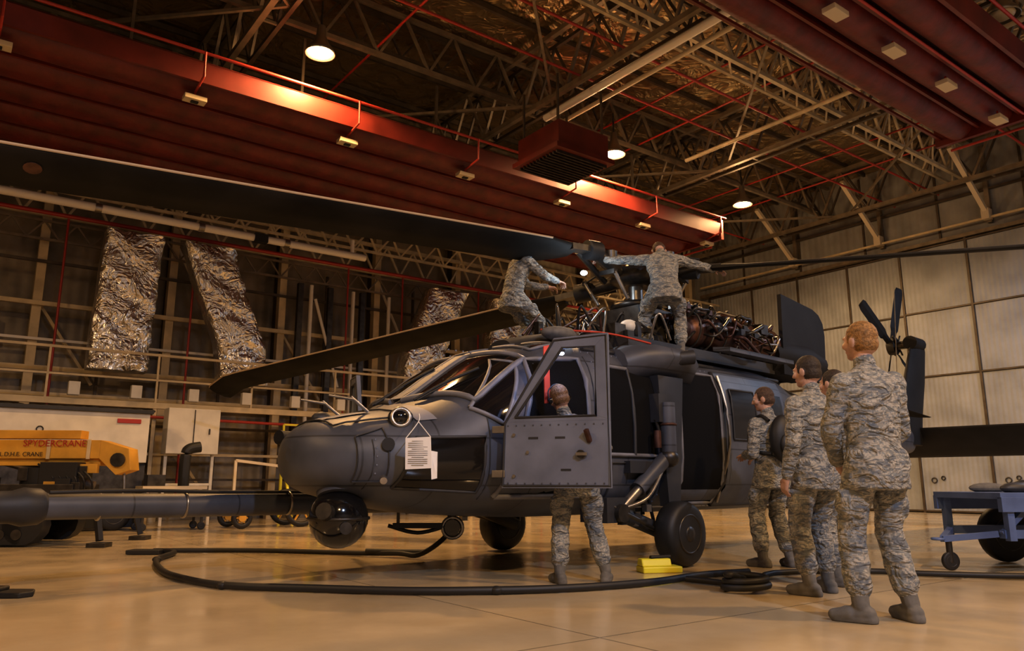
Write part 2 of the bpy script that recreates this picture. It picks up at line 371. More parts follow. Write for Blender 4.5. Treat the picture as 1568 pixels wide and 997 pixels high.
b.obj('roof_purlin',mw=MH)
b=B()
for bb in(3.4,8.1,9.4,12.3,16.5,21): b.tube([h(A0+.3,bb,9.15),h(A1-.3,bb,9.15)],.028,'redp',8,1)
for a in(3.2,9.4,10.8,15.4,17): b.tube([h(a,.3,9.5),h(a,26,9.5)],.025,'redp',8,1)
b.obj('sprinkler_main',mw=MH)
b=B()
b.tube([h(6.95,6.8,8.75),h(6.95,20,8.75)],.08,'offw',10,1); b.tube([h(7.5,6.5,8.85),h(7.5,20,8.85)],.05,'cream',10,1)
b.tube([h(11.4,7,8.85),h(11.4,22,8.85)],.05,'truss_lit',8,1)
b.obj('roof_conduit',mw=MH)
# knee braces on right wall
b=B()
for bb in(4.5,7.5,10.6,13.6):
    b.bar(h(A1-.1,bb,8.1),h(A1-2.2,bb,9.7),.12,'cream'); b.bar(h(A1-.1,bb,8.0),h(A1-.1,bb,10.3),.12,'galv')
    b.box(h(A1-.3,bb,8.2),(.25,.2,.3),'cream')
b.obj('knee_brace',mw=MH)
# red fabric curtain housings
def redbundle(a0,a1,b0,b1,n,z):
    b=B(); w=(b1-b0)/n
    for i in range(n):
        c=b0+w*(i+.5); L=a1-a0; N=int(L/.9); rr=[]
        for k in range(N+1):
            a=a0+L*k/N; q_=1-.03*(k%2)
            rr.append([h(a,c+math.cos(t)*w*.40*q_,z+.3+math.sin(t)*.33*q_) for t in [2*math.pi*q/18 for q in range(18)]])
        b.loft(rr,'redfab',True)
        b.bar(h(a0,b0+w*i,z+.12),h(a1,b0+w*i,z+.12),.05,'redside')
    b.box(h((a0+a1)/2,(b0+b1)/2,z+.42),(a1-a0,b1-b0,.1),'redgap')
    b.prism([h(a0,b1,z+.08),h(a0,b1+.06,z+.08),h(a0,b1+.10,z+.42),h(a0,b1,z+.5)],V((a1-a0,0,0)),'redside')
    b.box(h(a1+.05,(b0+b1)/2,z+.25),(.1,b1-b0+.2,.55),'redside')
    b.tube([h(a0,b1+.2,z+.55),h(a1+.1,b1+.2,z+.55)],.028,'redp',8,1)
    b.tube([h(a1+.2,b1-.4,z+.5),h(a1+.2,b1-.4,z-.1),h(a1+.2,b1-2,z-.1)],.028,'redp',8,1)
    for k in range(int((a1-a0)/3)): 
        a=a0+.8+3*k; b.bar(h(a,b1-.6,z+.4),h(a,b1-.6,9.3),.05,'galvd'); b.bar(h(a,b0+.2,z+.4),h(a,b0+.2,9.3),.05,'galvd')
    b.obj('red_curtain_housing',mw=MH)
redbundle(-11,13.45,1.6,6.3,5,7.35)
redbundle(-2,12.1,12.75,14.85,3,7.35)
b=B()
for a in(-5.8,-3,-.2,2.6,5.3,8,10.7,13.2):
    b.tube([h(a,6.6,7.86),h(a,6.6,7.42),h(a,6.1,7.35)],.022,'redp',8,1); b.box(h(a,6.1,7.22),(.36,.2,.08),'cream'); b.box(h(a,6.1,7.17),(.12,.08,.03),'black'); b.bar(h(a,6.1,7.24),h(a,6.1,7.38),.03,'redp')
for a in(4.6,6.2,7.8,9.5,11.5):
    b.bar(h(a,14.0,7.24),h(a,14.0,7.38),.03,'redp'); b.box(h(a,14.0,7.22),(.36,.2,.08),'cream')
b.tube([h(4,14.3,7.3),h(11.8,14.3,7.3)],.022,'redp',8,1)
b.obj('emergency_light_fitting',mw=MH,bevel=.01)
# heater unit
b=B(); b.box((0,0,.40),(1.35,1.3,.5),'redside'); b.box((0,0,.08),(1.55,1.45,.1),'redside')
for i in range(12): b.box((0,-.58+.105*i,.0),(1.35,.03,.06),'dsteel')
for x in(-.6,.6):
    for y in(-.55,.55): b.bar((x,y,.6),(x,y,1.7),.04,'galvd')
b.obj('heater_unit',mw=MH@Matrix.Translation(h(6.75,7.6,7.25)))
# high bay lamps
def lamp(a,bb,z,on=True,power=900,col=(1,.56,.22),glow='lampon',spill=.1):
    b=B(); b.prof((0,0,.55),(0,0,0),[(0,.07),(.35,.09),(.4,.1),(.6,.14),(.85,.24),(1,.27),(1,.25),(.85,.2),(.7,.12)],'bell',24)
    b.cyl((0,0,.5),(0,0,9.4-z),.02,'dsteel'); b.ell((0,0,.04),(.2,.2,.08),glow if on else 'lampoff')
    o=b.obj('hangar_lamp',mw=MH@Matrix.Translation(h(a,bb,z)))
    if on:
        light('lamp_bulb',(0,0,-.12),power,col,.2,'SPOT',parent=o,spot=R(168)); light('lamp_spill',(0,0,-.13),power*spill,col,.2,parent=o)
W=(1,.60,.27)
lamp(1.65,6.9,8.35,power=1350,col=(1,.56,.22)); lamp(8.9,6.95,8.35,power=1300,col=W,spill=.15); lamp(14.07,6.7,8.35,power=1100,col=W,spill=.15)
lamp(9.7,14.85,8.1,on=False)
lamp(-4.5,22.5,8.3,power=1550,col=W,spill=.02); lamp(4.5,21,8.3,power=1800,col=W,spill=.02); lamp(12,21,8.3,power=950,col=W,spill=.03); lamp(-9,12,8.3,power=1250,col=W,spill=.05)
lamp(-1.5,25,8.3,power=2900,col=(.58,.70,1),glow='lampcool',spill=.02); lamp(16.6,17.5,8.3,power=1250,col=(.55,.70,1),glow='lampcool',spill=.03)  # second lamp added out of view to give the right wall cool light
# ------------------------------------------------------------ HELICOPTER
MG=V((.81,9.19,0)); HM=Matrix.Translation(MG)@Matrix.Rotation(R(223),4,'Z')
heli=empty('military_helicopter',HM)
ST=[(3.72,1.14,1.02,1.08,.05,2.1),(3.70,1.22,.92,1.07,.20,2.1),(3.65,1.29,.84,1.06,.34,2.2),(3.56,1.35,.78,1.05,.48,2.2),(3.42,1.40,.73,1.04,.61,2.3),(3.2,1.45,.68,1.03,.75,2.4),(2.9,1.50,.62,1.04,.89,2.5),
(2.65,1.56,.58,1.06,.98,2.6),(2.4,1.74,.55,1.1,1.05,2.8),(1.85,2.12,.52,1.15,1.13,3.0),(1.5,2.25,.5,1.2,1.16,3.3),(1.0,2.33,.5,1.3,1.18,3.8),
(-2.6,2.38,.5,1.3,1.18,4),(-3.2,2.38,.62,1.4,1.05,3.5),(-4,2.34,.9,1.55,.72,3),(-5,2.27,1.15,1.65,.48,2.6),(-7,2.15,1.3,1.7,.38,2.4),(-9.4,2.05,1.35,1.7,.28,2.4),(-10.2,1.95,1.45,1.7,.16,2.3)]
SA=np.array(sorted(ST)); 
def sec(x): return [float(np.interp(x,SA[:,0],SA[:,i])) for i in range(1,6)]
def sec_s(x):
    if x>3.4 : return sec(x)
    v=np.zeros(5)
    for d,w in((-.2,.15),(-.1,.22),(0,.26),(.1,.22),(.2,.15)): v+=w*np.array(sec(x+d))
    return list(v)
def side(x,z,off=.012,s=1):
    zt,zb,zc,w,n=sec_s(x); hh=(zt-zc) if z>zc else (zc-zb); q=min(.999,abs(z-zc)/hh)
    return V((x,s*(w*(1-q**n)**(1/n)+off),z))
def top(x,y,off=.012):
    zt,zb,zc,w,n=sec_s(x); q=min(.999,abs(y)/w); return V((x+off*.5,y,zc+(zt-zc)*(1-q**n)**(1/n)+off))
b=B(); xs=[3.72,3.715,3.70,3.68,3.65,3.61,3.56,3.5,3.44]+[3.38-.12*i for i in range(113)]; rings=[]
for x in xs:
    if x<-10.2: break
    zt,zb,zc,w,n=sec_s(x); ring=[]
    for i in range(48):
        t=2*math.pi*i/48; c,s_=math.cos(t),math.sin(t); hh=(zt-zc) if s_>0 else (zc-zb)
        ring.append(V((x,w*math.copysign(abs(c)**(2/n),c),zc+hh*math.copysign(abs(s_)**(2/n),s_))))
    rings.append(ring)
b.loft(rings,'hull'); b.obj('fuselage',heli)
def patch(bl,c,m,kind='side',off=.012,s=1,N=8):
    vs=[];fs=[]
    for i in range(N+1):
        for j in range(N+1):
            u,v=i/N,j/N
            p=[(1-u)*(1-v)*c[0][k]+u*(1-v)*c[1][k]+u*v*c[2][k]+(1-u)*v*c[3][k] for k in(0,1)]
            vs.append(side(p[0],p[1],off,s) if kind=='side' else top(p[0],p[1],off))
    for i in range(N):
        for j in range(N): q=i*(N+1)+j; fs.append((q,q+1,q+N+2,q+N+1))
    bl.add(vs,fs,m,True)
def rim(bl,c,m,kind='side',s=1,r=.016,off=.012,N=6):
    pts=[]
    for e in range(4):
        p,q=c[e],c[(e+1)%4]
        for k in range(N):
            t=k/N; x,y=p[0]+(q[0]-p[0])*t,p[1]+(q[1]-p[1])*t
            pts.append(side(x,y,off,s) if kind=='side' else top(x,y,off))
    pts.append(pts[0]); bl.tube(pts,r,m,6,1)
b=B()
for s in(1,-1):
    c=[(2.62,.09*s),(2.38,.88*s),(1.74,.84*s),(1.84,.09*s)]; patch(b,c,'wind','top',.014,N=10); rim(b,c,'hframe','top',r=.034,N=10)
    c=[(3.12,.80),(2.42,.76),(2.40,1.24),(2.98,1.22)]; patch(b,c,'wind','side',s=s); rim(b,c,'hulld','side',s)
    c=[(2.46,1.50),(2.20,1.36),(1.84,1.98),(1.93,2.02)]; patch(b,c,'wind','side',s=s); rim(b,c,'hframe','side',s,r=.022)
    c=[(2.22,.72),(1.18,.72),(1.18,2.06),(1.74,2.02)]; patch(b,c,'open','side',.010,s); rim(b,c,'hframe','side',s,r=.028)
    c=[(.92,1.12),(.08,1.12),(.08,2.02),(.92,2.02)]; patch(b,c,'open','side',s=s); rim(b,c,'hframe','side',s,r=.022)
    b.tube([side(.5,1.12,.02,s),side(.5,1.6,.02,s),side(.5,2.02,.02,s)],.02,'hulld',6,3)
    c=[(.86,.66),(.06,.66),(.06,1.04),(.86,1.04)]; rim(b,c,'hulld','side',s,r=.01)
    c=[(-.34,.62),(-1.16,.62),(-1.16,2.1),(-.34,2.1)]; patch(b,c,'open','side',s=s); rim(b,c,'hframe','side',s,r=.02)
    c=[(-1.2,.60),(-2.75,.60),(-2.75,2.14),(-1.2,2.14)]; patch(b,c,'hull','side',.045,s); rim(b,c,'hulld','side',s,r=.035)
    b.tube([side(-1.2,.62,.07,s),side(-1.2,1.2,.07,s),side(-1.2,1.7,.07,s),side(-1.2,2.1,.07,s)],.018,'steel',8)
    c=[(-1.35,1.35),(-1.9,1.35),(-1.9,1.95),(-1.35,1.95)]; patch(b,c,'wind','side',.06,s); rim(b,c,'hulld','side',s,r=.012,off=.06)
    c=[(-2.05,1.35),(-2.6,1.35),(-2.6,1.95),(-2.05,1.95)]; patch(b,c,'wind','side',.06,s)
    b.tube([side(1.0,2.2,.03,s),side(-1,2.24,.03,s),side(-3.2,2.24,.04,s)],.025,'hulld')
    b.tube([side(1.0,.6,.02,s),side(-2.7,.58,.03,s)],.018,'steel',8,3)
    for x in(3.3,2.35,1.08,-.3): 
        pts=[side(x,z,.002,s) for z in [.7+.1*i for i in range(int((sec(x)[0]-.75)/.1))]]
        if len(pts)>2: b.tube(pts,.006,'hulld',6,1)
patch(b,[(2.62,-.06),(2.62,.06),(1.84,.06),(1.84,-.06)],'hframe','top',.035,N=4)
for x,y in((2.5,.35),(2.5,-.35)):
    b.tube([top(2.66,y,.03),top(2.4,y+.12,.05),top(2.12,y+.3,.05)],.016,'black',6); b.tube([top(2.66,y+.05,.03),top(2.4,y+.17,.05)],.01,'black',6)
for s in(1,-1): c=[(1.56,.2*s),(1.56,.75*s),(1.2,.75*s),(1.2,.2*s)]; patch(b,c,'wind','top',.012); rim(b,c,'hframe','top',r=.018)
b.obj('windows_and_panels',heli)
b=B() # rivet lines
for s in(1,-1):
    for x0,x1,z in((2.3,-3.0,2.16),(1.05,-3,.58)):
        n=int((x0-x1)/.09)
        for k in range(n):
            p=side(x0-.09*k,z,.0,s); b.box(p,(.014,.008,.014),'hull2')
    for x in(3.28,1.0,0.0,-.28):
        zt,zb,zc,w,n_=sec_s(x)
        for k in range(int((zt-zb-.3)/.07)):
            p=side(x,zb+.15+.07*k,.0,s); b.box(p,(.013,.008,.013),'hull2')
b.obj('rivets',heli)
b=B() # nose details
FX,FY=3.36,.26
b.ell((FX,FY,.55),(.25,.25,.25),'gloss',28); b.torus((FX,FY,.55),(0,0,1),.252,.014,'dsteel'); b.cyl((FX-.02,FY-.01,.72),(3.28,.15,1.0),.2,'hull',.27,24)
b.cyl((FX+.18,FY+.13,.60),(FX+.25,FY+.18,.62),.07,'dsteel'); b.cyl((FX+.05,FY+.2,.48),(FX+.08,FY+.255,.48),.05,'dsteel')
p=side(3.2,1.16); b.cyl(p-V((.05,.08,0)),p+V((.015,.02,0)),.055,'black'); 
p=top(3.0,.62); b.ell(p,(.12,.1,.09),'gloss'); b.torus(p+V((.04,.06,.0)),(.6,1,.2),.075,.02,'steel')
p=top(3.25,-.3); b.ell(p,(.10,.08,.07),'hulld')
for y in(.25,-.25): b.cyl(top(3.1,y),top(3.1,y)+V((.18,0,.12)),.014,'steel'); b.cyl(top(3.1,y)+V((.15,0,.1)),top(3.1,y)+V((.4,0,.12)),.016,'steel',.009)
patch(b,[(3.5,-.12),(3.5,.12),(3.1,.3),(3.1,-.3)],'hull2','top',.01); rim(b,[(3.5,-.35),(3.5,.35),(2.95,.62),(2.95,-.62)],'hulld','top',r=.009)
rim(b,[(3.42,.85),(3.2,.85),(3.2,1.3),(3.42,1.22)],'hulld','side',r=.007)
patch(b,[(2.9,.3),(2.9,.72),(2.74,.8),(2.74,.3)],'hull2','top',.01)
b.cyl((3.35,-.95,1.28),(2.3,-1.3,1.28),.07,'black'); b.cyl((3.25,.75,.88),(3.28,.8,.86),.03,'steel')
b.obj('nose_sensors',heli)
b=B() # refuelling probe
b.tube([(-.5,-1.1,.62),(2.2,-1.05,.63),(5.4,-.95,.66)],.105,'hull',18,4)
b.prof((5.3,-.953,.66),(6.1,-.93,.66),[(0,.11),(.05,.14),(.2,.15),(.3,.125),(.55,.12),(.62,.15),(.85,.15),(1,.08)],'hulld',20)
for x in(4.2,4.9,3.2): b.torus((x,-.99,.65),(1,0,0),.106,.012,'steel')
b.tube([(5.3,-.85,.77),(4.6,-.88,.78),(3.8,-.95,.76),(2.5,-1.0,.75)],.018,'black',6)
b.obj('refuelling_probe',heli)
b=B() # gear
for s in(1,-1):
    b.wheel((0,1.36*s,.33),(0,1,0),.33,.25)
    b.cyl((0,1.22*s,.33),(0,1.1*s,.33),.07,'dsteel')
    b.tube([(0,1.15*s,.33),(.4,1.12*s,.46),(.78,1.1*s,.58)],.08,'hulld',12)
    b.cyl((.74,1.18*s,.58),(.42,1.24*s,.84),.05,'steel'); b.cyl((.5,1.22*s,.78),(.06,1.28*s,1.12),.08,'hull')
    b.cyl((.06,1.3*s,1.05),(.06,1.3*s,1.68),.085,'hull'); b.ell((.06,1.3*s,1.1),(.11,.11,.1),'dsteel'); b.torus((.06,1.3*s,1.45),(0,0,1),.085,.015,'copper',20,6)
    b.box((.06,1.18*s,1.62),(.3,.25,.3),'hulld'); b.box((.82,1.05*s,.58),(.35,.35,.24),'hulld'); b.cyl((.8,1.2*s,.55),(.8,1.28*s,.55),.09,'dsteel')
    b.tube([(.1,1.1*s,.45),(.3,1.2*s,.8),(.1,1.25*s,1.1),(.2,1.25*s,1.5)],.02,'black',8)
    b.tube([(.75,1.25*s,.6),(.5,1.34*s,.7),(.2,1.3*s,.95)],.018,'steel',8); b.torus((.0,1.2*s,.42),(0,1,.2),.12,.03,'dsteel',18,8)
    b.tube([(.9,1.2*s,.62),(.6,1.3*s,.48),(.35,1.25*s,.4),(.1,1.22*s,.35)],.022,'dsteel',8)
    for k in range(9): b.box((.3+random.random()*.6,s*(1.12+random.random()*.15),.42+random.random()*.25),(.08,.06,.07),random.choice(['dsteel','steel','black','hulld']))
b.wheel((-8.83,0,.2),(0,1,0),.2,.15); b.cyl((-8.83,.0,.3),(-8.6,0,1.45),.06,'hulld'); b.box((-8.83,0,.3),(.1,.26,.12),'hulld')
b.obj('landing_gear',heli)
b=B() # stub / upper fairing
for s in(1,-1):
    rr=[]
    for x,w_,zt in((.50,.02,2.24),(.32,.16,2.30),(.05,.26,2.33),(-.35,.28,2.33),(-.58,.18,2.30),(-.70,.02,2.24)):
        rr.append([V((x,s*(.9),zt+.02)),V((x,s*(1.02+w_*.6),zt+.0)),V((x,s*(1.08+w_),zt-.06)),V((x,s*(1.12+w_),zt-.16)),V((x,s*(1.10+w_*.8),zt-.25)),V((x,s*(1.05+w_*.3),zt-.36)),V((x,s*.9,zt-.42))])
    b.loft(rr,'hull',True)
    b.prism([(.12,1.12*s,1.98),(-.34,1.12*s,1.98),(-.2,1.12*s,.6),(.0,1.12*s,.6)],(0,.12*s,0),'hulld')
    b.cyl((-.15,1.3*s,2.18),(-.3,1.42*s,2.2),.08,'hulld')
b.cyl((.22,1.28,1.2),(.22,1.28,1.38),.04,'copper'); b.box((.4,1.2,1.0),(.5,.1,.12),'hulld')
b.obj('side_fairings',heli)
b=B() # engine deck
rr=[]
for x,w_,zt in((1.3,.2,2.38),(1.0,.5,2.46),(.5,.58,2.56),(0,.6,2.6),(-.3,.6,2.6)):
    rr.append([V((x,math.cos(t)*w_,2.2+max(0,math.sin(t))**.6*(zt-2.2))) for t in [math.pi*k/14 for k in range(15)]])
b.loft(rr,'hulld',True)
b.box((-1.6,0,2.42),(3.3,1.6,.14),'hulld')
b.box((-1.15,0,2.75),(.8,.7,.6),'dsteel'); b.cyl((-1.15,0,2.9),(-1.15,0,3.2),.3,'dsteel',.18,20)
for s in(1,-1):
    b.prof((-1.3,.62*s,2.76),(-3.4,.62*s,2.76),[(0,.12),(.04,.2),(.1,.22),(.12,.16),(.25,.18),(.27,.24),(.4,.24),(.42,.17),(.55,.2),(.57,.27),(.7,.27),(.72,.21),(.8,.24),(.95,.28),(1,.25)],'copper',24)
    for k in range(70):
        x0=-1.2-random.random()*1.9; t0=random.uniform(-.5,3.4); t1=t0+random.uniform(-.9,.9); x1=x0-random.uniform(.1,.6); r_=random.uniform(.24,.38)
        pt=lambda x,t,r:V((x,.62*s+math.cos(t)*r,2.76+math.sin(t)*r))
        b.tube([pt(x0,t0,.2),pt(x0,t0,r_),pt((x0+x1)/2,(t0+t1)/2,r_),pt(x1,t1,r_),pt(x1,t1,.2)],random.uniform(.010,.028),random.choice(['dsteel','steel','copper','black','dsteel']),6,3)
    for k in range(30):
        x0=-1.2-random.random()*2.0; t0=random.uniform(0,3.1)
        b.box(V((x0,.62*s+math.cos(t0)*.28,2.76+math.sin(t0)*.28)),(random.uniform(.06,.2),random.uniform(.05,.14),random.uniform(.05,.14)),random.choice(['dsteel','hulld','copper','steel','black']))
    for k in range(7):
        x0=-1.3-.3*k; b.torus((x0,.62*s,2.76),(1,0,0),.27,.014,random.choice(['steel','dsteel']),24,6)
    rr=[]
    for x,w_,h_ in((-3.2,.3,.28),(-3.6,.36,.30),(-4.2,.38,.30),(-4.7,.3,.2)):
        rr.append([V((x,.62*s+math.cos(t)*w_,2.62+math.sin(t)*h_)) for t in [2*math.pi*k/18 for k in range(18)]])
    b.loft(rr,'taild',True)
for k in range(60):
    x=random.uniform(-2.4,.3); y=random.uniform(-.6,.6)
    b.box((x,y,2.5+random.random()*.2),(random.uniform(.05,.22),random.uniform(.05,.2),random.uniform(.05,.25)),random.choice(['dsteel','black','hulld','steel','copper']))
for k in range(50):
    x=random.uniform(-2.2,.5); y=random.uniform(-.6,.7); 
    b.tube([(x,y,2.5),(x+random.uniform(-.3,.3),y+random.uniform(-.2,.2),2.75+random.random()*.2),(x+random.uniform(-.5,.5),y+random.uniform(-.3,.3),2.55)],.016,random.choice(['black','dsteel','copper','steel']),6,5)
b.ell((.9,.55,2.42),(.28,.14,.08),'boot'); b.ell((.55,.72,2.4),(.2,.15,.08),'black'); b.ell((-.35,.5,2.68),(.13,.11,.09),'white')
b.tube([(.95,.3,2.5),(.7,.8,2.44),(.2,.8,2.46),(-.1,1.0,2.38)],.012,'redtag',6)
b.prof((-3.0,0,2.6),(-4.6,0,2.5),[(0,.25),(.3,.36),(.8,.34),(1,.2)],'taild',20)
b.prism([(-3.3,.86,2.35),(-4.85,.74,2.35),(-4.92,.74,3.12),(-4.86,.75,3.3),(-4.72,.76,3.42),(-4.5,.77,3.48),(-3.35,.86,3.52)],(0,.06,0),'taild')
b.bar((-4.2,.8,2.4),(-4.2,.3,2.4),.1,'hulld')
b.prism([(-1.4,.98,2.45),(-3.0,.98,2.45),(-3.0,1.22,2.42),(-1.4,1.22,2.42)],(0,0,.05),'hull')
b.obj('engine_deck',heli)
b=B() # tail
rr=[]
for x,z,w_,c_ in((-9.2,1.6,.22,1.5),(-9.7,2.2,.16,1.25),(-10.3,3.0,.12,1.05),(-10.75,3.7,.09,.85),(-10.9,3.95,.04,.7)):
    rr.append([V((x+.0-c_*.5+math.cos(t)*c_*.5,math.sin(t)*w_,z)) for t in [2*math.pi*k/20 for k in range(20)]])
b.loft(rr,'taild')
rr=[]
for y in(-2.2,-1.9,0,1.9,2.2):
    c_=1.1 if abs(y)<2 else 1.0
    rr.append([V((-10.3-c_*.5+math.cos(t)*c_*.5,y,1.72+math.sin(t)*.08*(1 if abs(y)<2.1 else .5))) for t in [2*math.pi*k/16 for k in range(16)]])
R14=Matrix.Rotation(R(-32),3,'Y')
rr=[[V((-10.75,0,1.72))+R14@(p-V((-10.75,0,1.72))) for p in r] for r in rr]
b.loft(rr,'taild')
c=V((-11.05,-.45,3.85)); b.cyl(c+V((0,.5,0)),c-V((0,.12,0)),.09,'dsteel'); b.cyl(c+V((0,.08,0)),c-V((0,.08,0)),.2,'black'); b.cyl((-10.8,0,3.85),(-11.35,0,3.85),.15,'taild')
for k in range(4):
    t=R(28+90*k); d=V((math.cos(t),0,math.sin(t))); n=V((-math.sin(t),0,math.cos(t)))
    b.cyl(c+V((0,.1,0))+d*.05,c+V((0,.1,0))+d*.3+n*.05,.02,'dsteel')
    q=[]
    for r_,w_ in((.15,.05),(.4,.06),(.5,.12),(1.55,.12),(1.67,.07)):
        q.append([c+d*r_+n*w_+V((0,.02,0)),c+d*r_+V((0,-.03,0)),c+d*r_-n*w_+V((0,-.06,0)),c+d*r_+V((0,.0,0))])
    b.loft(q,'taild',False)
b.tube([(-9.4,0,2.1),(-9.2,.0,3.0)],.01,'steel',6,1); b.tube([(-9.8,0,2.5),(-9.1,.4,4.6)],.008,'steel',6,1)
b.obj('tail_assembly',heli)
# rotor
HX=-1.15; HZ=3.52
b=B(); b.cyl((HX,0,3.0),(HX,0,HZ+.1),.1,'steel'); b.prof((HX,0,HZ-.12),(HX,0,HZ+.14),[(0,.18),(.2,.34),(.8,.34),(1,.2)],'dsteel',24)
b.torus((HX,0,3.12),(0,0,1),.3,.05,'dsteel'); b.cyl((HX,0,3.08),(HX,0,3.16),.3,'steel')
b.prof((HX,0,HZ+.14),(HX,0,HZ+.3),[(0,.14),(.5,.12),(1,.1)],'steel')
def blade(bl,az,z0,sl,pitch):
    az=R(az); rad=V((math.cos(az),math.sin(az),0)); t=V((-math.sin(az),math.cos(az),0)); up=V((0,0,1)); P=R(pitch)
    cd=t*math.cos(P)+up*math.sin(P); nn=up*math.cos(P)-t*math.sin(P); c0=V((HX,0,0))
    zf=lambda r:z0-sl*r
    b.cyl(c0+rad*.2+up*HZ,c0+rad*.75+up*(zf(.75)),.1,'dsteel',.085); b.cyl(c0+rad*.65+up*zf(.65),c0+rad*.85+up*zf(.85),.13,'black')
    b.bar(c0+rad*.8+up*zf(.8),c0+rad*1.15+up*zf(1.15),.16,'dsteel',.08)
    b.cyl(c0+rad*.42+t*.28+up*3.14,c0+rad*.62+t*.26+up*(HZ-.05),.025,'steel'); b.bar(c0+rad*.62+t*.28+up*(HZ-.05),c0+rad*.62+up*(HZ-.03),.06,'dsteel')
    b.bar(c0+t*.0+up*(HZ+.25),c0+rad*.45+up*(HZ+.25),.1,'dsteel',.04); b.cyl(c0+rad*.45+up*(HZ+.2),c0+rad*.45+up*(HZ+.3),.1,'dsteel')
    b.tube([c0+rad*.2+t*.1+up*(HZ+.1),c0+rad*.5-t*.15+up*(HZ+.2),c0+rad*.9-t*.1+up*(zf(.9)+.1)],.015,'black',6)
    b.cyl(c0+rad*.35-t*.22+up*(HZ-.05),c0+rad*.9-t*.12+up*(zf(.9)),.045,'dsteel')
    rings=[]; er=[]
    for r_ in [1.05,1.2,1.5]+[1.5+.4*i for i in range(1,15)]+[7.3,7.6,7.9,8.1,8.18]:
        ch=.53 if r_>1.4 else .25+(r_-1.05)*.75; th=.032 if r_>1.4 else .05
        sw=0 if r_<7.55 else (r_-7.55)*.36
        if r_>8.1: ch=.40
        base=c0+rad*r_+up*zf(r_)-cd*sw
        prof=[(.13,0),(.09,.7),(0,1),(-.15,.8),(-.40,.05),(-.40,-.05),(-.15,-.7),(0,-.8),(.09,-.6)]
        k=ch/.53
        rings.append([base+cd*(p*k)+nn*(q*th) for p,q in prof])
        if r_>1.4 : er.append([base+cd*(p*k+.003)+nn*(q*th*1.12) for p,q in ((.055,.86),(.09,.72),(.132,0),(.115,-.35),(.11,-.35))])
    bl.loft(rings,'blade',True)
    n=len(er[0]); vs=[p for r in er for p in r]; fs=[(i*n+j,i*n+j+1,(i+1)*n+j+1,(i+1)*n+j) for i in range(len(er)-1) for j in range(n-1)]
    bl.add(vs,fs,'bedge',True)
    rt=c0+rad*6.9+up*zf(6.9)-cd*.1-nn*.03; b.cyl(rt,rt-nn*.006,.07,'copper') if az<0 and az>-.5 else None
blade(b,-7.1,3.82,.050,22); blade(b,-71,3.50,.112,20); blade(b,109,3.60,.062,14); blade(b,178.5,3.44,.155,10)
b.obj('main_rotor',heli)
# cockpit doors
def cdoor(nm,hinge,ang,s):
    b=B(); W_=.96
    def p(u,z): return V((-u*W_,0,z))
    th=V((0,.045*s,0))
    b.prism([p(0,.80),p(1.0,.80),p(1.0,1.36),p(.02,1.36)],th,'hull2')
    b.prism([p(.02,1.36),p(.13,1.40),p(.58,1.99),p(.5,2.08)],th,'hull2'); b.prism([p(.5,2.08),p(.58,1.99),p(.88,1.99),p(1.0,2.10)],th,'hull2')
    b.prism([p(1.0,2.10),p(.88,1.99),p(.88,1.40),p(1.0,1.36)],th,'hull2'); b.prism([p(.02,1.36),p(1.0,1.36),p(.88,1.40),p(.13,1.40)],th,'hull2')
    b.prism([p(.13,1.4),p(.88,1.4),p(.88,1.99),p(.58,1.99)],(0,.008*s,0),'glass')
    for q in(p(.12,.9),p(.12,1.25),p(.25,1.1)): b.cyl(q+V((0,.0,0)),q+V((0,.06*s,0)),.014,'steel')
    b.bar(p(.82,1.18)+th,p(.80,1.28)+th*2.2,.035,'copper'); b.cyl(p(.74,1.08)+th,p(.74,1.08)+th*1.7,.035,'dsteel'); b.bar(p(.7,1.08)+th*1.6,p(.8,1.08)+th*1.6,.025,'steel')
    b.tube([p(0.02,.82)+th,p(.99,.82)+th,p(.985,2.08)+th,p(.5,2.06)+th,p(.03,1.35)+th,p(.01,.82)+th],.012,'hulld',6,1)
    b.tube([p(.13,1.4)+th,p(.88,1.4)+th,p(.88,1.99)+th,p(.58,1.99)+th,p(.13,1.4)+th],.012,'hulld',6,1)
    for k in range(12): b.box(p(.06+.08*k,.84)+th,(.012,.012,.012),'hull'); b.box(p(.06+.08*k,1.33)+th,(.012,.012,.012),'hull')
    for z in(.92,1.3): b.box(p(-.03,z)+V((0,.03*s,0)),(.12,.05,.06),'steel')
    for u,z,c_ in((.3,1.22,'hulld'),(.55,1.22,'hulld'),(.6,.95,'hulld')): b.box(p(u,z)+th,(.09,.004,.02),c_)
    o=b.obj(nm,heli,bevel=.006); o.location=hinge; o.rotation_euler=(0,0,R(ang)); return o
cdoor('cockpit_door_port',(2.28,1.15,0),-63,1); cdoor('cockpit_door_starboard',(2.25,-1.16,0),66,-1)
b=B(); b.prism([(1.80,1.17,2.10),(1.73,1.17,2.12),(1.82,1.27,1.56),(1.89,1.27,1.55)],(0,.01,0),'redtag'); b.obj('warning_streamer',heli)
b=B(); b.ell((0,0,0),(.025,.025,.015),'lampcool'); b.cyl((0,0,.01),(0,0,.05),.03,'black'); b.bar((0,0,.04),(.1,-.02,.05),.015,'black'); o=b.obj('door_fill_lamp',heli); o.location=(1.90,1.50,1.98)  # lamp and bulb added to throw bluish light on the door airman's shoulders
light('bulb',(0,0,-.04),7,(.35,.5,1),.03,parent=o)
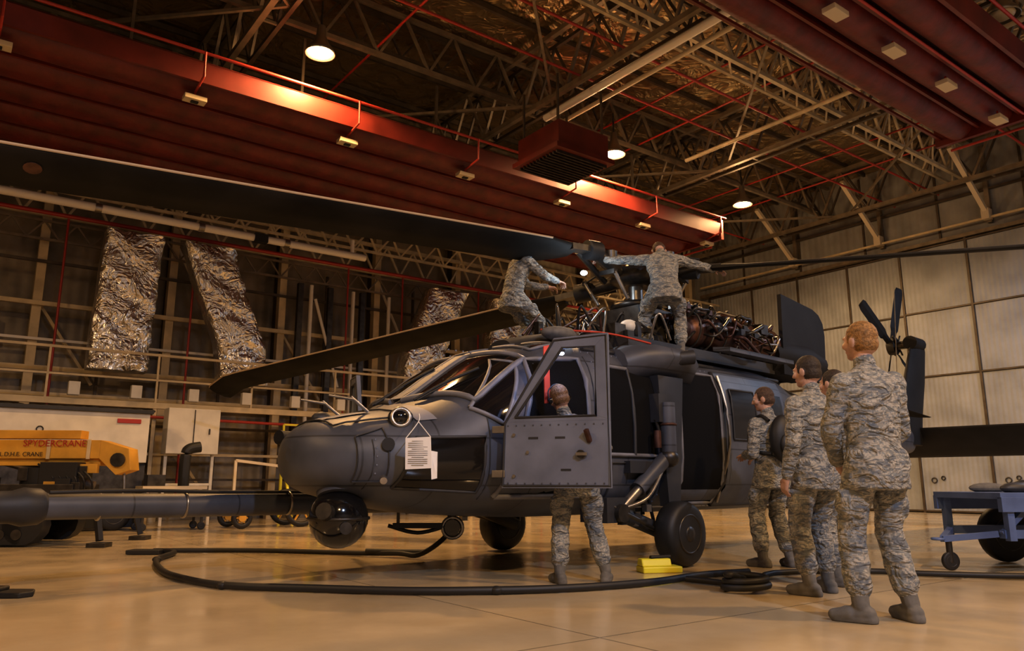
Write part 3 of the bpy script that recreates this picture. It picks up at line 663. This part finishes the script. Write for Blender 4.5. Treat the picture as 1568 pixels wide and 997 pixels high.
# papers tied to nose
e=empty('inspection_papers',Matrix.Translation((-.76,6.28,0))@Matrix.Rotation(R(-4),4,'Z'))
b=B(); b.prism([(-.105,0,1.20),(.105,-.01,1.21),(.115,0,.96),(-.10,0,.95)],(0,.004,0),'paper'); b.prism([(.10,.01,1.1),(.155,.03,1.09),(.16,.0,.88),(.115,.0,.87)],(0,.004,0),'paper')
for k in range(13): b.box((-.0,-.006,1.175-.016*k),(.16 if k%4 else .1,.002,.003),'dsteel')
b.tube([(-.1,0,1.20),(-.02,.1,1.34),(-.05,.28,1.42)],.004,'paper',5); b.tube([(.1,0,1.21),(-.02,.1,1.34)],.004,'paper',5); b.obj('sheets',e)
b=B(); b.ell((0,0,0),(.045,.045,.03),'lampcool'); b.cyl((0,.02,0),(0,.12,.02),.03,'black'); o=b.obj('work_light',mw=Matrix.Translation((.9,9.3,3.42)))
light('bulb',(-.02,-.08,0),12,(.7,.85,1),.04,parent=o)
# ------------------------------------------------------------ PEOPLE
def ik(a,t,l1,l2,hint):
    d=t-a; L=min(d.length,(l1+l2)*.999); u=d.normalized(); x=(l1*l1-l2*l2+L*L)/(2*L); hh=math.sqrt(max(l1*l1-x*x,0))
    hp=V(hint)-u*V(hint).dot(u); hp.normalize(); return a+u*x+hp*hh, a+u*L
def person(name,loc,yaw,scale=1.,hair='hair_brown',pz=.95,py=0.,px=0.,lean=0,roll=0,twist=0,hp=0,hy=0,lh=(-.24,.06,.86),rh=(.24,.06,.86),le=(-.5,-1,0),re=(.5,-1,0),
           lf=(-.14,0,0,12),rf=(.14,0,0,-12),lk=(0,1,0),rk=(0,1,0),curl=.5,pack=False,headset=False,spread=0.,palm=None):
    b=B(); prims=[]
    def cap(p0,p1,r0,r1,lab):
        p0=V(p0);p1=V(p1); x,y,z=frame(p1-p0); L=(p1-p0).length; rr=[]; seg=12
        for k in range(5):
            a=-math.pi/2*(1-k/4*.999) + .0; rr.append((-0+math.sin(a)*r0,max(.001,math.cos(a)*r0)))
        for k in range(5):
            a=math.pi/2*(k/4*.999); rr.append((L+math.sin(a)*r1,max(.001,math.cos(a)*r1)))
        rings=[[p0+z*d+x*(math.cos(t)*r)+y*(math.sin(t)*r) for t in [2*math.pi*i/seg for i in range(seg)]] for d,r in rr]
        b.loft(rings,'camo',True); prims.append(('c',np.array(p0),np.array(p1),r0,r1,lab))
    def el(c,r,lab,rot=None):
        b.ell(c,r,'camo',16,rot); rot=rot or Matrix.Identity(3)
        prims.append(('e',np.array(V(c)),np.array(rot),np.array(r),0,lab))
    U=Matrix.Rotation(R(twist),3,'Z')@Matrix.Rotation(R(-lean),3,'X')@Matrix.Rotation(R(roll),3,'Y')
    pel=V((px,py,pz)); waist=pel+V((0,0,.10))
    sec_=[]
    Lw=Matrix.Rotation(R(-lean*.35),3,'X')
    for z,rx,ry,yo in((-.19,.192,.148,-.005),(-.18,.197,.153,-.005),(-.05,.188,.145,-.01),(.04,.172,.125,0)):
        c=pel+Lw@V((0,yo,z)); sec_.append([c+Lw@V((math.cos(t)*rx,math.sin(t)*ry,0)) for t in [2*math.pi*i/24 for i in range(24)]])
    for z,rx,ry,yo in((.03,.168,.122,0),(.12,.182,.125,.0),(.22,.2,.13,-.005),(.31,.205,.125,-.01),(.37,.19,.108,-.012),(.41,.14,.085,-.012),(.445,.085,.07,-.005)):
        c=waist+U@V((0,yo,z)); sec_.append([c+U@V((math.cos(t)*rx,math.sin(t)*ry,0)) for t in [2*math.pi*i/24 for i in range(24)]])
    b.loft(sec_,'camo',True)
    prims.append(('e',np.array(pel+V((0,0,-.03))),np.eye(3),np.array((.18,.14,.15)),0,0)); prims.append(('e',np.array(waist+U@V((0,0,.2))),np.array(U),np.array((.19,.13,.25)),0,0))
    neck=waist+U@V((0,-.005,.45)); cap(waist+U@V((0,-.01,.40)),neck+U@V((0,.0,.03)),.072,.066,0)
    H=U@Matrix.Rotation(R(hy),3,'Z')@Matrix.Rotation(R(-hp),3,'X'); hc=neck+U@V((0,.012,.06))+H@V((0,.012,.105))
    cap(neck,neck+(hc-neck)*.6,.058,.056,1)
    el(hc+H@V((0,-.012,.015)),(.077,.096,.098),1,H); el(hc+H@V((0,.03,-.05)),(.058,.062,.068),1,H); el(hc+H@V((0,.062,-.088)),(.03,.028,.026),1,H)
    el(hc+H@V((0,.045,.0)),(.062,.05,.075),1,H); el(hc+H@V((0,.083,.028)),(.05,.014,.012),1,H)
    cap(hc+H@V((0,.088,.02)),hc+H@V((0,.108,-.022)),.009,.015,1)
    for s in(-1,1):
        el(hc+H@V((s*.083,-.005,-.01)),(.013,.024,.036),1,H@Matrix.Rotation(R(12*s),3,'Z')); el(hc+H@V((s*.03,.086,.008)),(.014,.01,.009),4,H); el(hc+H@V((s*.05,.06,-.025)),(.02,.03,.025),1,H)
    el(hc+H@V((0,.088,-.058)),(.026,.009,.007),5,H)
    el(hc+H@V((0,-.020,.036)),(.085,.101,.096),2,H); el(hc+H@V((0,-.045,-.015)),(.079,.074,.072),2,H)
    hands={}
    for s,ht,eh in((-1,lh,le),(1,rh,re)):
        sh=waist+U@V((s*.178,-.01,.345)); wr=V(ht); el_,wr=ik(sh,wr,.30,.265,V(eh))
        cap(sh,sh+(el_-sh)*.35,.076,.07,0); cap(sh+(el_-sh)*.2,el_,.069,.058,0); cap(el_,el_+(wr-el_)*.35,.058,.056,0); cap(el_+(wr-el_)*.3,wr-(wr-el_)*.06,.055,.045,0)
        d=(wr-el_).normalized()
        cap(wr-d*.04,wr+d*.03,.029,.028,3)
        pn=V(palm) if palm else V((-s,0,0)) if abs(d.z)>.6 else V((0,0,-1))
        pn=(pn-d*pn.dot(d)).normalized(); sd=d.cross(pn)
        th=sd if sd.dot(V((0,1,.3)))>0 else -sd
        for k in(-1,0,1): cap(wr+d*.03+th*(k*.014),wr+d*.095+th*(k*.024),.017,.015,3)
        for k,ln in((1.5,.9),(.5,1.),(-.5,.94),(-1.5,.76)):
            base=wr+d*.095+th*(k*.0205); dd=d.copy(); a=curl; p=base; 
            for seg_l,r_ in((.042,.0095),(.027,.0088),(.021,.008)):
                dd=(d*math.cos(a)+pn*math.sin(a)+th*(k*.05)).normalized(); q=p+dd*seg_l*ln; cap(p,q,r_,r_*.95,3); p=q; a+=curl*.9
        tb=wr+d*.035+th*.026; dt=(d*.65+th*.75+pn*.3).normalized(); q=tb+dt*.045; cap(tb,q,.014,.011,3); dt=(d*.9+th*.25+pn*.45).normalized(); cap(q,q+dt*.032,.0105,.009,3)
        hands[s]=wr
    clamp=[]
    for s,ft,kh in((-1,lf,lk),(1,rf,rk)):
        hip=pel+V((s*.095,0,-.02)); yw=R(ft[3]); fd=V((-math.sin(yw),math.cos(yw),0)); sd=V((math.cos(yw),math.sin(yw),0)); an=V((ft[0],ft[1],ft[2]+.095))
        kn,an=ik(hip,an,.435,.425,V(kh))
        cap(hip+V((0,-.015,0)),hip+(kn-hip)*.45,.108,.096,0); cap(hip+(kn-hip)*.4,kn,.096,.080,0)
        cap(kn,kn+(an-kn)*.4,.080,.082,0); cap(kn+(an-kn)*.35,kn+(an-kn)*.74,.083,.078,0)
        cap(kn+(an-kn)*.55,an+V((0,0,.0)),.054,.05,6)
        z0=an.z-.095
        cap(an+V((0,0,-.045))-fd*.035,an+V((0,0,-.05))+fd*.08,.048,.046,6); cap(an+V((0,0,-.048))+fd*.06-sd*.012,an+V((0,0,-.06))+fd*.15-sd*.01,.044,.036,6); cap(an+V((0,0,-.055))+fd*.08+sd*.014,an+V((0,0,-.06))+fd*.13+sd*.014,.038,.034,6)
        cap(an-V((0,0,.075))-fd*.045,an-V((0,0,.078))+fd*.13,.047,.044,6)
        clamp.append((an.copy(),z0)); el(pel+V((s*.075,-.06,-.07)),(.095,.09,.11),0)
        mid=hip+(kn-hip)*.6; el(mid+V((s*.078,0,0)),(.04,.07,.095),0)
    el(neck+U@V((0,-.0,-.02)),(.08,.074,.028),0,U)
    me=bpy.data.meshes.new('tmp'); me.from_pydata(b.v,[],b.f); o=bpy.data.objects.new('tmp',me); scene.collection.objects.link(o)
    rm=o.modifiers.new('r','REMESH'); rm.mode='VOXEL'; rm.voxel_size=.0068
    sm=o.modifiers.new('s','SMOOTH'); sm.factor=.5; sm.iterations=2
    dg=bpy.context.evaluated_depsgraph_get(); nm=bpy.data.meshes.new_from_object(o.evaluated_get(dg)); bpy.data.objects.remove(o)
    n=len(nm.vertices); co=np.zeros(n*3); nm.vertices.foreach_get('co',co); co=co.reshape(-1,3)
    best=np.full(n,1e9); lab=np.zeros(n,int)
    for p in prims:
        if p[0]=='c':
            d=p[2]-p[1]; t=np.clip(((co-p[1])@d)/max(d@d,1e-9),0,1); q=p[1]+t[:,None]*d; dist=np.linalg.norm(co-q,axis=1)-(p[3]+(p[4]-p[3])*t)
        else:
            l=(co-p[1])@p[2]; k=np.linalg.norm(l/p[3],axis=1); dist=(k-1)*np.minimum(p[3].min(),1)
            if p[5] in(4,5): dist-=.003
            if p[5]==2: dist-=.004
        m_=dist<best; best[m_]=dist[m_]; lab[m_]=p[5]
    hl=(co-np.array(hc))@np.array(H)
    face=(lab==2)&(hl[:,1]>.045)&(hl[:,2]<.07); lab[face]=1
    nape=(lab==2)&(hl[:,2]<-.065); lab[nape]=1
    scalp=(lab==1)&(hl[:,2]>.075-.0)&(np.abs(hl[:,2])<.2); lab[scalp]=2
    cl=(lab==0); wv=np.sin(co[:,2]*70+np.sin(co[:,0]*23+co[:,1]*17)*2.2)*.0022+np.sin(co[:,2]*31+co[:,0]*38+co[:,1]*21)*.003
    nrm=np.zeros(n*3); nm.vertices.foreach_get('normal',nrm); nrm=nrm.reshape(-1,3); co[cl]+=nrm[cl]*wv[cl][:,None]
    for an,z0 in clamp:
        m_=(np.hypot(co[:,0]-an.x,co[:,1]-an.y)<.26)&(co[:,2]<z0+.2)&(lab==6); co[m_,2]=np.maximum(co[m_,2],z0+.002)
    nm.vertices.foreach_set('co',co.ravel())
    for k in('camo','skin',hair,'skin','eye','lip','boot'): nm.materials.append(M[k])
    npoly=len(nm.polygons); ls=np.zeros(npoly,int); nm.polygons.foreach_get('loop_start',ls); vi=np.zeros(len(nm.loops),int); nm.loops.foreach_get('vertex_index',vi)
    nm.polygons.foreach_set('material_index',lab[vi[ls]]); nm.polygons.foreach_set('use_smooth',[True]*npoly); nm.update()
    mw=Matrix.Translation(loc)@Matrix.Rotation(R(yaw),4,'Z')@Matrix.Scale(scale,4)
    root=empty(name,mw); o=bpy.data.objects.new('body',nm); scene.collection.objects.link(o); o.parent=root
    if pack:
        b2=B(); c=waist+U@V((0,-.20,.2)); b2.ell(c,(.16,.10,.24),'black',24); b2.ell(c+V((0,-.08,-.06)),(.12,.05,.13),'black',20)
        for s in(-1,1): b2.tube([waist+U@V((s*.11,-.13,.38)),waist+U@V((s*.125,-.02,.435)),waist+U@V((s*.12,.12,.33)),waist+U@V((s*.14,.13,.18)),waist+U@V((s*.17,.0,.08)),waist+U@V((s*.12,-.15,.05))],.018,'black',8)
        b2.obj('backpack',root)
    if headset:
        b2=B()
        for s in(-1,1): b2.cyl(hc+H@V((s*.083,0,-.005)),hc+H@V((s*.108,0,-.005)),.034,'gloss',.028,18)
        b2.tube([hc+H@V((-.1,0,0)),hc+H@V((-.085,0,.09)),hc+H@V((0,0,.137)),hc+H@V((.085,0,.09)),hc+H@V((.1,0,0))],.007,'black',8); b2.obj('headset',root)
    return root
PS=1.04
person('airman',(2.34,5.02,0),12,1.06,'hair_ginger',hy=18,roll=-2,lh=(-.12,.2,.93),rh=(.14,.2,.92),le=(-1,-.6,0),re=(1,-.6,0),lf=(-.17,.02,0,42),rf=(.15,.0,0,-4),hp=-2)
person('airman',(2.42,6.2,0),22,PS,'hair_dark',hy=20,lh=(-.26,.04,.86),rh=(.24,.16,.95),hp=4,lf=(-.15,0,0,20),rf=(.12,.1,0,-15))
person('airman',(2.84,6.75,0),28,1.02,'hair_dark',hy=10,lh=(-.2,.25,1.0),rh=(.22,.2,1.0))
person('airman',(2.70,8.15,0),26,1.03,'hair_brown',hy=40,hp=8,lh=(-.12,.22,1.10),rh=(.12,.24,1.08),pack=True,lf=(-.12,.06,0,15),rf=(.14,-.04,0,-20))
person('airman',(.60,6.94,0),6,.98,'hair_light',hp=6,hy=12,roll=-13,px=-.03,lh=(-.26,.24,1.20),rh=(.14,.26,1.18),lf=(-.2,-.05,0,15),rf=(.22,0,0,-22),headset=True,pz=.93)
person('airman',(1.88,9.26,2.375),-3,1.0,'hair_brown',pz=.82,lean=32,py=-.12,hp=28,lh=(-.74,.30,1.30),rh=(.70,.26,1.14),le=(-.2,-1,-.3),re=(.2,-1,-.3),lf=(-.2,.05,0,30),rf=(.2,.08,0,-30),lk=(-.4,1,0),rk=(.4,1,0),curl=.35)
person('airman',(.10,9.45,2.33),-62,1.0,'hair_brown',pz=.82,lean=20,py=-.10,hp=25,lh=(-.1,.46,1.02),rh=(.16,.46,1.04),lf=(-.16,-.0,0,15),rf=(.16,.08,0,-15),curl=.6)
# ------------------------------------------------------------ floor clutter
Z=.034
b=B(); b.tube([(-4.36,9.7,Z),(-3.92,9.72,Z),(-3.05,9.7,Z),(-1.79,9.36,Z),(-1.3,9.1,Z+.02),(-1.05,8.97,.05),(-.8,8.9,.2),(-.68,8.85,.36),(-.7,8.85,.5)],.03,'black',8)
b.tube([(-4.3,9.68,Z),(-4.0,9.45,Z),(-3.82,8.6,Z),(-3.35,7.64,Z),(-2.94,7.05,Z),(-2.34,6.5,Z),(-1.56,6.31,Z),(-.82,6.17,Z),(-.12,6.2,Z),(.5,6.35,Z),(1.17,6.7,Z),(1.7,7.2,Z),(2.2,7.45,Z)],.032,'black',8)
b.box((-4.4,9.6,.03),(.4,.22,.05),'black'); b.tube([(-1.7,9.3,.06),(-1.3,9.2,.06),(-1.0,9.15,.06)],.035,'black',8)
for q in((-3.82,8.6,Z),(-2.34,6.5,Z),(-.12,6.2,Z)): b.ell(q,(.05,.05,.034),'black')
b.obj('hose',bevel=.01)
b=B(); pts=[(1.5,6.9,Z),(1.65,6.75,Z),(1.75,6.6,Z)]
for k in range(26): t=k*.55; r_=.15-.001*k; pts.append((1.85+math.cos(t+2.5)*r_*1.2,6.35+math.sin(t+2.5)*r_,Z+.004*k))
pts+=[(2.08,6.75,Z),(2.4,7.35,Z),(3.3,7.5,Z),(3.75,7.3,Z),(4.6,7.1,Z),(5.6,7.2,Z)]
b.tube(pts,.026,'black',8,4); b.obj('power_cable')
b=B(); b.prism([(-.2,-.1,0),(.2,-.1,0),(.2,.1,0),(-.2,.1,0)],(0,0,.06),'yel2'); b.prism([(-.2,-.08,.06),(-.2,.08,.06),(-.2,.05,.13),(-.2,-.05,.13)],(.3,0,0),'yel2'); b.cyl((-.1,-.03,.14),(.12,.02,.14),.02,'black')
b.obj('wheel_chock',mw=Matrix.Translation((1.42,7.72,0))@Matrix.Rotation(R(12),4,'Z'),bevel=.012)
b=B(); b.prism([(-.6,-.15,0),(.25,-.15,0),(.3,-.05,0),(.22,.1,0),(-.6,.12,0)],(0,0,.04),'black'); b.box((-.2,0,.055),(.5,.12,.03),'dsteel'); b.obj('rubber_ramp',mw=Matrix.Translation((-3.92,6.15,0)),bevel=.01)
b=B(); b.box((0,0,.42),(.5,.08,.05),'black'); b.torus((.35,0,.40),(0,1,0),.1,.02,'steel',20,8); b.cyl((.35,-.03,.40),(.35,.03,.40),.08,'gloss'); b.tube([(-.3,0,.42),(0,0,.35),(.3,0,.42)],.02,'black'); b.bar((-.2,0,.43),(-.2,0,.56),.03,'dsteel'); b.bar((.35,0,.48),(.35,0,.58),.03,'dsteel')
o=b.obj('belly_hook_hoist',heli); o.matrix_parent_inverse=HM.inverted(); o.matrix_world=Matrix.Translation((-.95,8.0,0))
# blue cart right
b=B(); 
b.box((0,0,.72),(1.9,1.0,.06),'blue'); b.box((0,-.48,.64),(1.9,.06,.14),'blue'); b.box((0,.48,.64),(1.9,.06,.14),'blue')
for x in(-.85,.85):
    for y in(-.45,.45): b.bar((x,y,.7),(x,y,.3),.07,'blue')
b.bar((-.9,-.4,.36),(.9,-.4,.36),.08,'blue'); b.bar((-.9,.4,.36),(.9,.4,.36),.08,'blue'); b.bar((-.9,-.4,.36),(-.5,-.4,.7),.05,'blue')
b.bar((-.9,-.35,.36),(-1.3,-.1,.3),.06,'blue'); b.bar((-.9,.35,.36),(-1.3,-.1,.3),.06,'blue'); b.torus((-1.36,-.1,.3),(0,0,1),.05,.015,'blue',14,6); b.cyl((-1.25,-.1,.3),(-1.25,-.1,.08),.03,'dsteel'); b.wheel((-1.25,-.1,.09),(0,1,0),.09,.05)
for x in(-.1,.75):
    for y in(-.6,.6): b.wheel((x,y,.3),(0,1,0),.3,.16)
for k in range(12): b.ell((random.uniform(-.7,.5),random.uniform(-.3,.3),.79),(random.uniform(.1,.22),random.uniform(.08,.15),random.uniform(.04,.09)),random.choice(['black','white','boot','hulld']))
b.obj('equipment_cart',mw=Matrix.Translation((5.55,8.1,0))@Matrix.Rotation(R(6),4,'Z'),bevel=.006)
# crane on left
e=empty('mini_crane',Matrix.Translation((-6.9,11.2,0))@Matrix.Rotation(R(4),4,'Z'))
b=B(); b.box((-1.2,0,1.31),(4.4,.32,.26),'yellow'); b.box((-1.2,0,1.52),(3.8,.24,.12),'yellow'); b.box((-.2,0,1.13),(2.4,.2,.1),'yellow')
b.prism([(1.0,-.16,1.44),(1.4,-.16,1.32),(1.45,-.16,1.02),(1.25,-.16,.95),(1.0,-.16,1.18)],(0,.32,0),'yellow'); b.cyl((1.27,-.2,1.16),(1.27,.2,1.16),.1,'dsteel')
for x in(-1.4,-.6,.3,.85): b.box((x,-.17,1.31),(.05,.02,.28),'ochre')
b.box((-.5,0,.62),(2.6,.8,.4),'dsteel'); b.cyl((.2,0,.8),(.2,0,1.05),.3,'black'); b.box((.55,-.1,.95),(.5,.5,.35),'black')
b.cyl((.9,.0,.8),(-.6,0,1.2),.06,'steel')
for y in(-.5,.5):
    b.cyl((-1.4,y-.12,.28),(-1.4,y+.12,.28),.26,'black'); b.cyl((.3,y-.12,.28),(.3,y+.12,.28),.26,'black'); b.box((-.55,y,.28),(1.7,.24,.5),'black')
    for k in range(8): b.cyl((-1.3+.22*k,y-.13,.16),(-1.3+.22*k,y+.13,.16),.07,'dsteel')
b.tube([(1.3,0,1.0),(1.32,0,.75),(1.3,0,.62)],.02,'steel'); b.torus((1.3,0,.55),(0,1,0),.06,.02,'redp',14,6)
for y in(-.45,.45): b.bar((.6,y*.8,.62),(1.2,y*1.3,.68),.09,'dsteel'); b.bar((1.2,y*1.3,.68),(1.35,y*1.5,.08),.07,'black'); b.box((1.35,y*1.5,.03),(.24,.24,.06),'dsteel')
for k in range(10): b.box((random.uniform(-.6,1.1),random.uniform(-.35,-.2),random.uniform(.75,1.1)),(random.uniform(.08,.3),.1,random.uniform(.06,.2)),random.choice(['black','dsteel','yellow','dsteel']))
for k in range(6): b.tube([(.2+.1*k,-.2,1.1),(.5+.1*k,-.35,.9),(.4+.12*k,-.25,.7)],.015,'black',6)
b.obj('chassis_and_boom',e,bevel=.012)
def text(s,loc,size,m,parent,rot=(R(90),0,0)):
    c=bpy.data.curves.new('lettering','FONT'); c.body=s; c.size=size; c.extrude=.002; c.materials.append(M[m]); o=bpy.data.objects.new('lettering',c); scene.collection.objects.link(o); o.parent=parent; o.location=loc; o.rotation_euler=rot
text('SPYDERCRANE',(-.05,-.185,1.35),.13,'redp',e); text('L.D.H.E. CRANE',(-.35,-.185,1.21),.085,'black',e)
# white generator unit and cabinet near wall
b=B(); b.box((0,0,1.65),(2.9,.9,.9),'white'); b.box((0,0,2.13),(3.0,1.0,.07),'hulld'); b.box((0,0,.75),(2.9,.8,.8),'dsteel'); b.box((0,0,.2),(2.7,.8,.3),'black')
for k in range(16): b.ell((-1.4+.19*k,-.45,2.15),(.09,.05,.035),'black',10)
for x in(-1.0,-.3): b.torus((x,-.46,1.75),(0,1,0),.05,.012,'black',12,6)
for x in(-1,1): b.wheel((x,-.42,.28),(0,1,0),.28,.14)
b.box((1.1,-.46,1.95),(.4,.02,.08),'redp'); b.obj('generator_set',mw=MH@Matrix.Translation(h(-1.3,2.9,0)),bevel=.02)
b=B(); b.box((0,0,1.85),(1.0,.4,.9),'white'); b.box((0,-.21,1.85),(.02,.02,.86),'dsteel'); b.box((.3,-.22,1.85),(.03,.03,.12),'dsteel')
for x in(-.45,.45): b.bar((x,0,0),(x,0,1.5),.06,'white')
b.bar((-.45,0,.8),(.45,0,.8),.05,'white'); b.obj('electrical_cabinet',mw=MH@Matrix.Translation(h(1.12,2.5,0)),bevel=.012)
b=B(); b.box((0,0,.75),(1.1,.6,.06),'cream'); b.box((0,0,.3),(1.1,.6,.05),'dsteel')
for x in(-.5,.5):
    for y in(-.26,.26): b.bar((x,y,.12),(x,y,.75),.04,'dsteel'); b.wheel((x,y,.07),(0,1,0),.07,.04)
b.tube([(.2,0,.78),(.2,0,1.3),(.25,0,1.45),(.45,0,1.5)],.1,'black',12); b.box((-.3,0,.88),(.3,.3,.2),'dsteel'); b.obj('tool_trolley',mw=MH@Matrix.Translation(h(.55,3.7,0)),bevel=.006)
b=B(); b.box((0,0,.62),(1.5,.7,.08),'cream'); b.bar((-.75,-.3,.66),(-.75,-.3,1.25),.05,'cream'); b.bar((-.75,-.3,1.25),(.6,-.3,1.1),.05,'cream'); b.bar((.7,-.3,.66),(.7,-.3,1.1),.05,'yellow')
for x,r_ in((.55,.36),(-.6,.2)): 
    for y in(-.42,.42):
        b.torus((x,y,r_),(0,1,0),r_-.05,.05,'black',26,8); b.cyl((x,y-.05,r_),(x,y+.05,r_),.07,'yellow')
        for k in range(6): t=k*math.pi/3; b.bar((x,y,r_),(x+math.cos(t)*(r_-.05),y,r_+math.sin(t)*(r_-.05)),.03,'yellow')
b.obj('hose_reel_trailer',mw=MH@Matrix.Translation(h(2.3,3.8,0)))
b=B()
for x in(-.35,.35): b.bar((x,-.5,0),(x,.3,1.5),.05,'yel2'); b.bar((x,.3,1.5),(x,.3,0),.05,'yel2'); b.bar((x,.3,1.5),(x,.3,2.1),.04,'yel2')
for k in range(5): b.box((0,-.42+.17*k,.27+.3*k),(.7,.2,.03),'dsteel')
b.bar((-.35,.3,2.1),(.35,.3,2.1),.04,'yel2'); b.obj('access_steps',mw=MH@Matrix.Translation(h(3.5,2.5,0)))
b=B()
for k in range(9):
    a=-1.0+1.1*k; b.box(h(a,2.12,2.62),(.2,.14,.26),'white')
b.obj('junction_boxes',mw=MH,bevel=.01)
# ------------------------------------------------------------ camera, world, look
cam=bpy.data.cameras.new('camera'); cam.lens=27; cam.sensor_width=36; cam.clip_end=200
co=bpy.data.objects.new('camera',cam); scene.collection.objects.link(co); co.location=(0,0,.85); co.rotation_euler=(R(90+11.53),0,0); scene.camera=co
w=bpy.data.worlds.new('world'); scene.world=w; w.use_nodes=True; w.node_tree.nodes['Background'].inputs[0].default_value=(.02,.015,.01,1); w.node_tree.nodes['Background'].inputs[1].default_value=.2
scene.view_settings.view_transform='Standard'; scene.view_settings.exposure=.22; scene.view_settings.gamma=.90
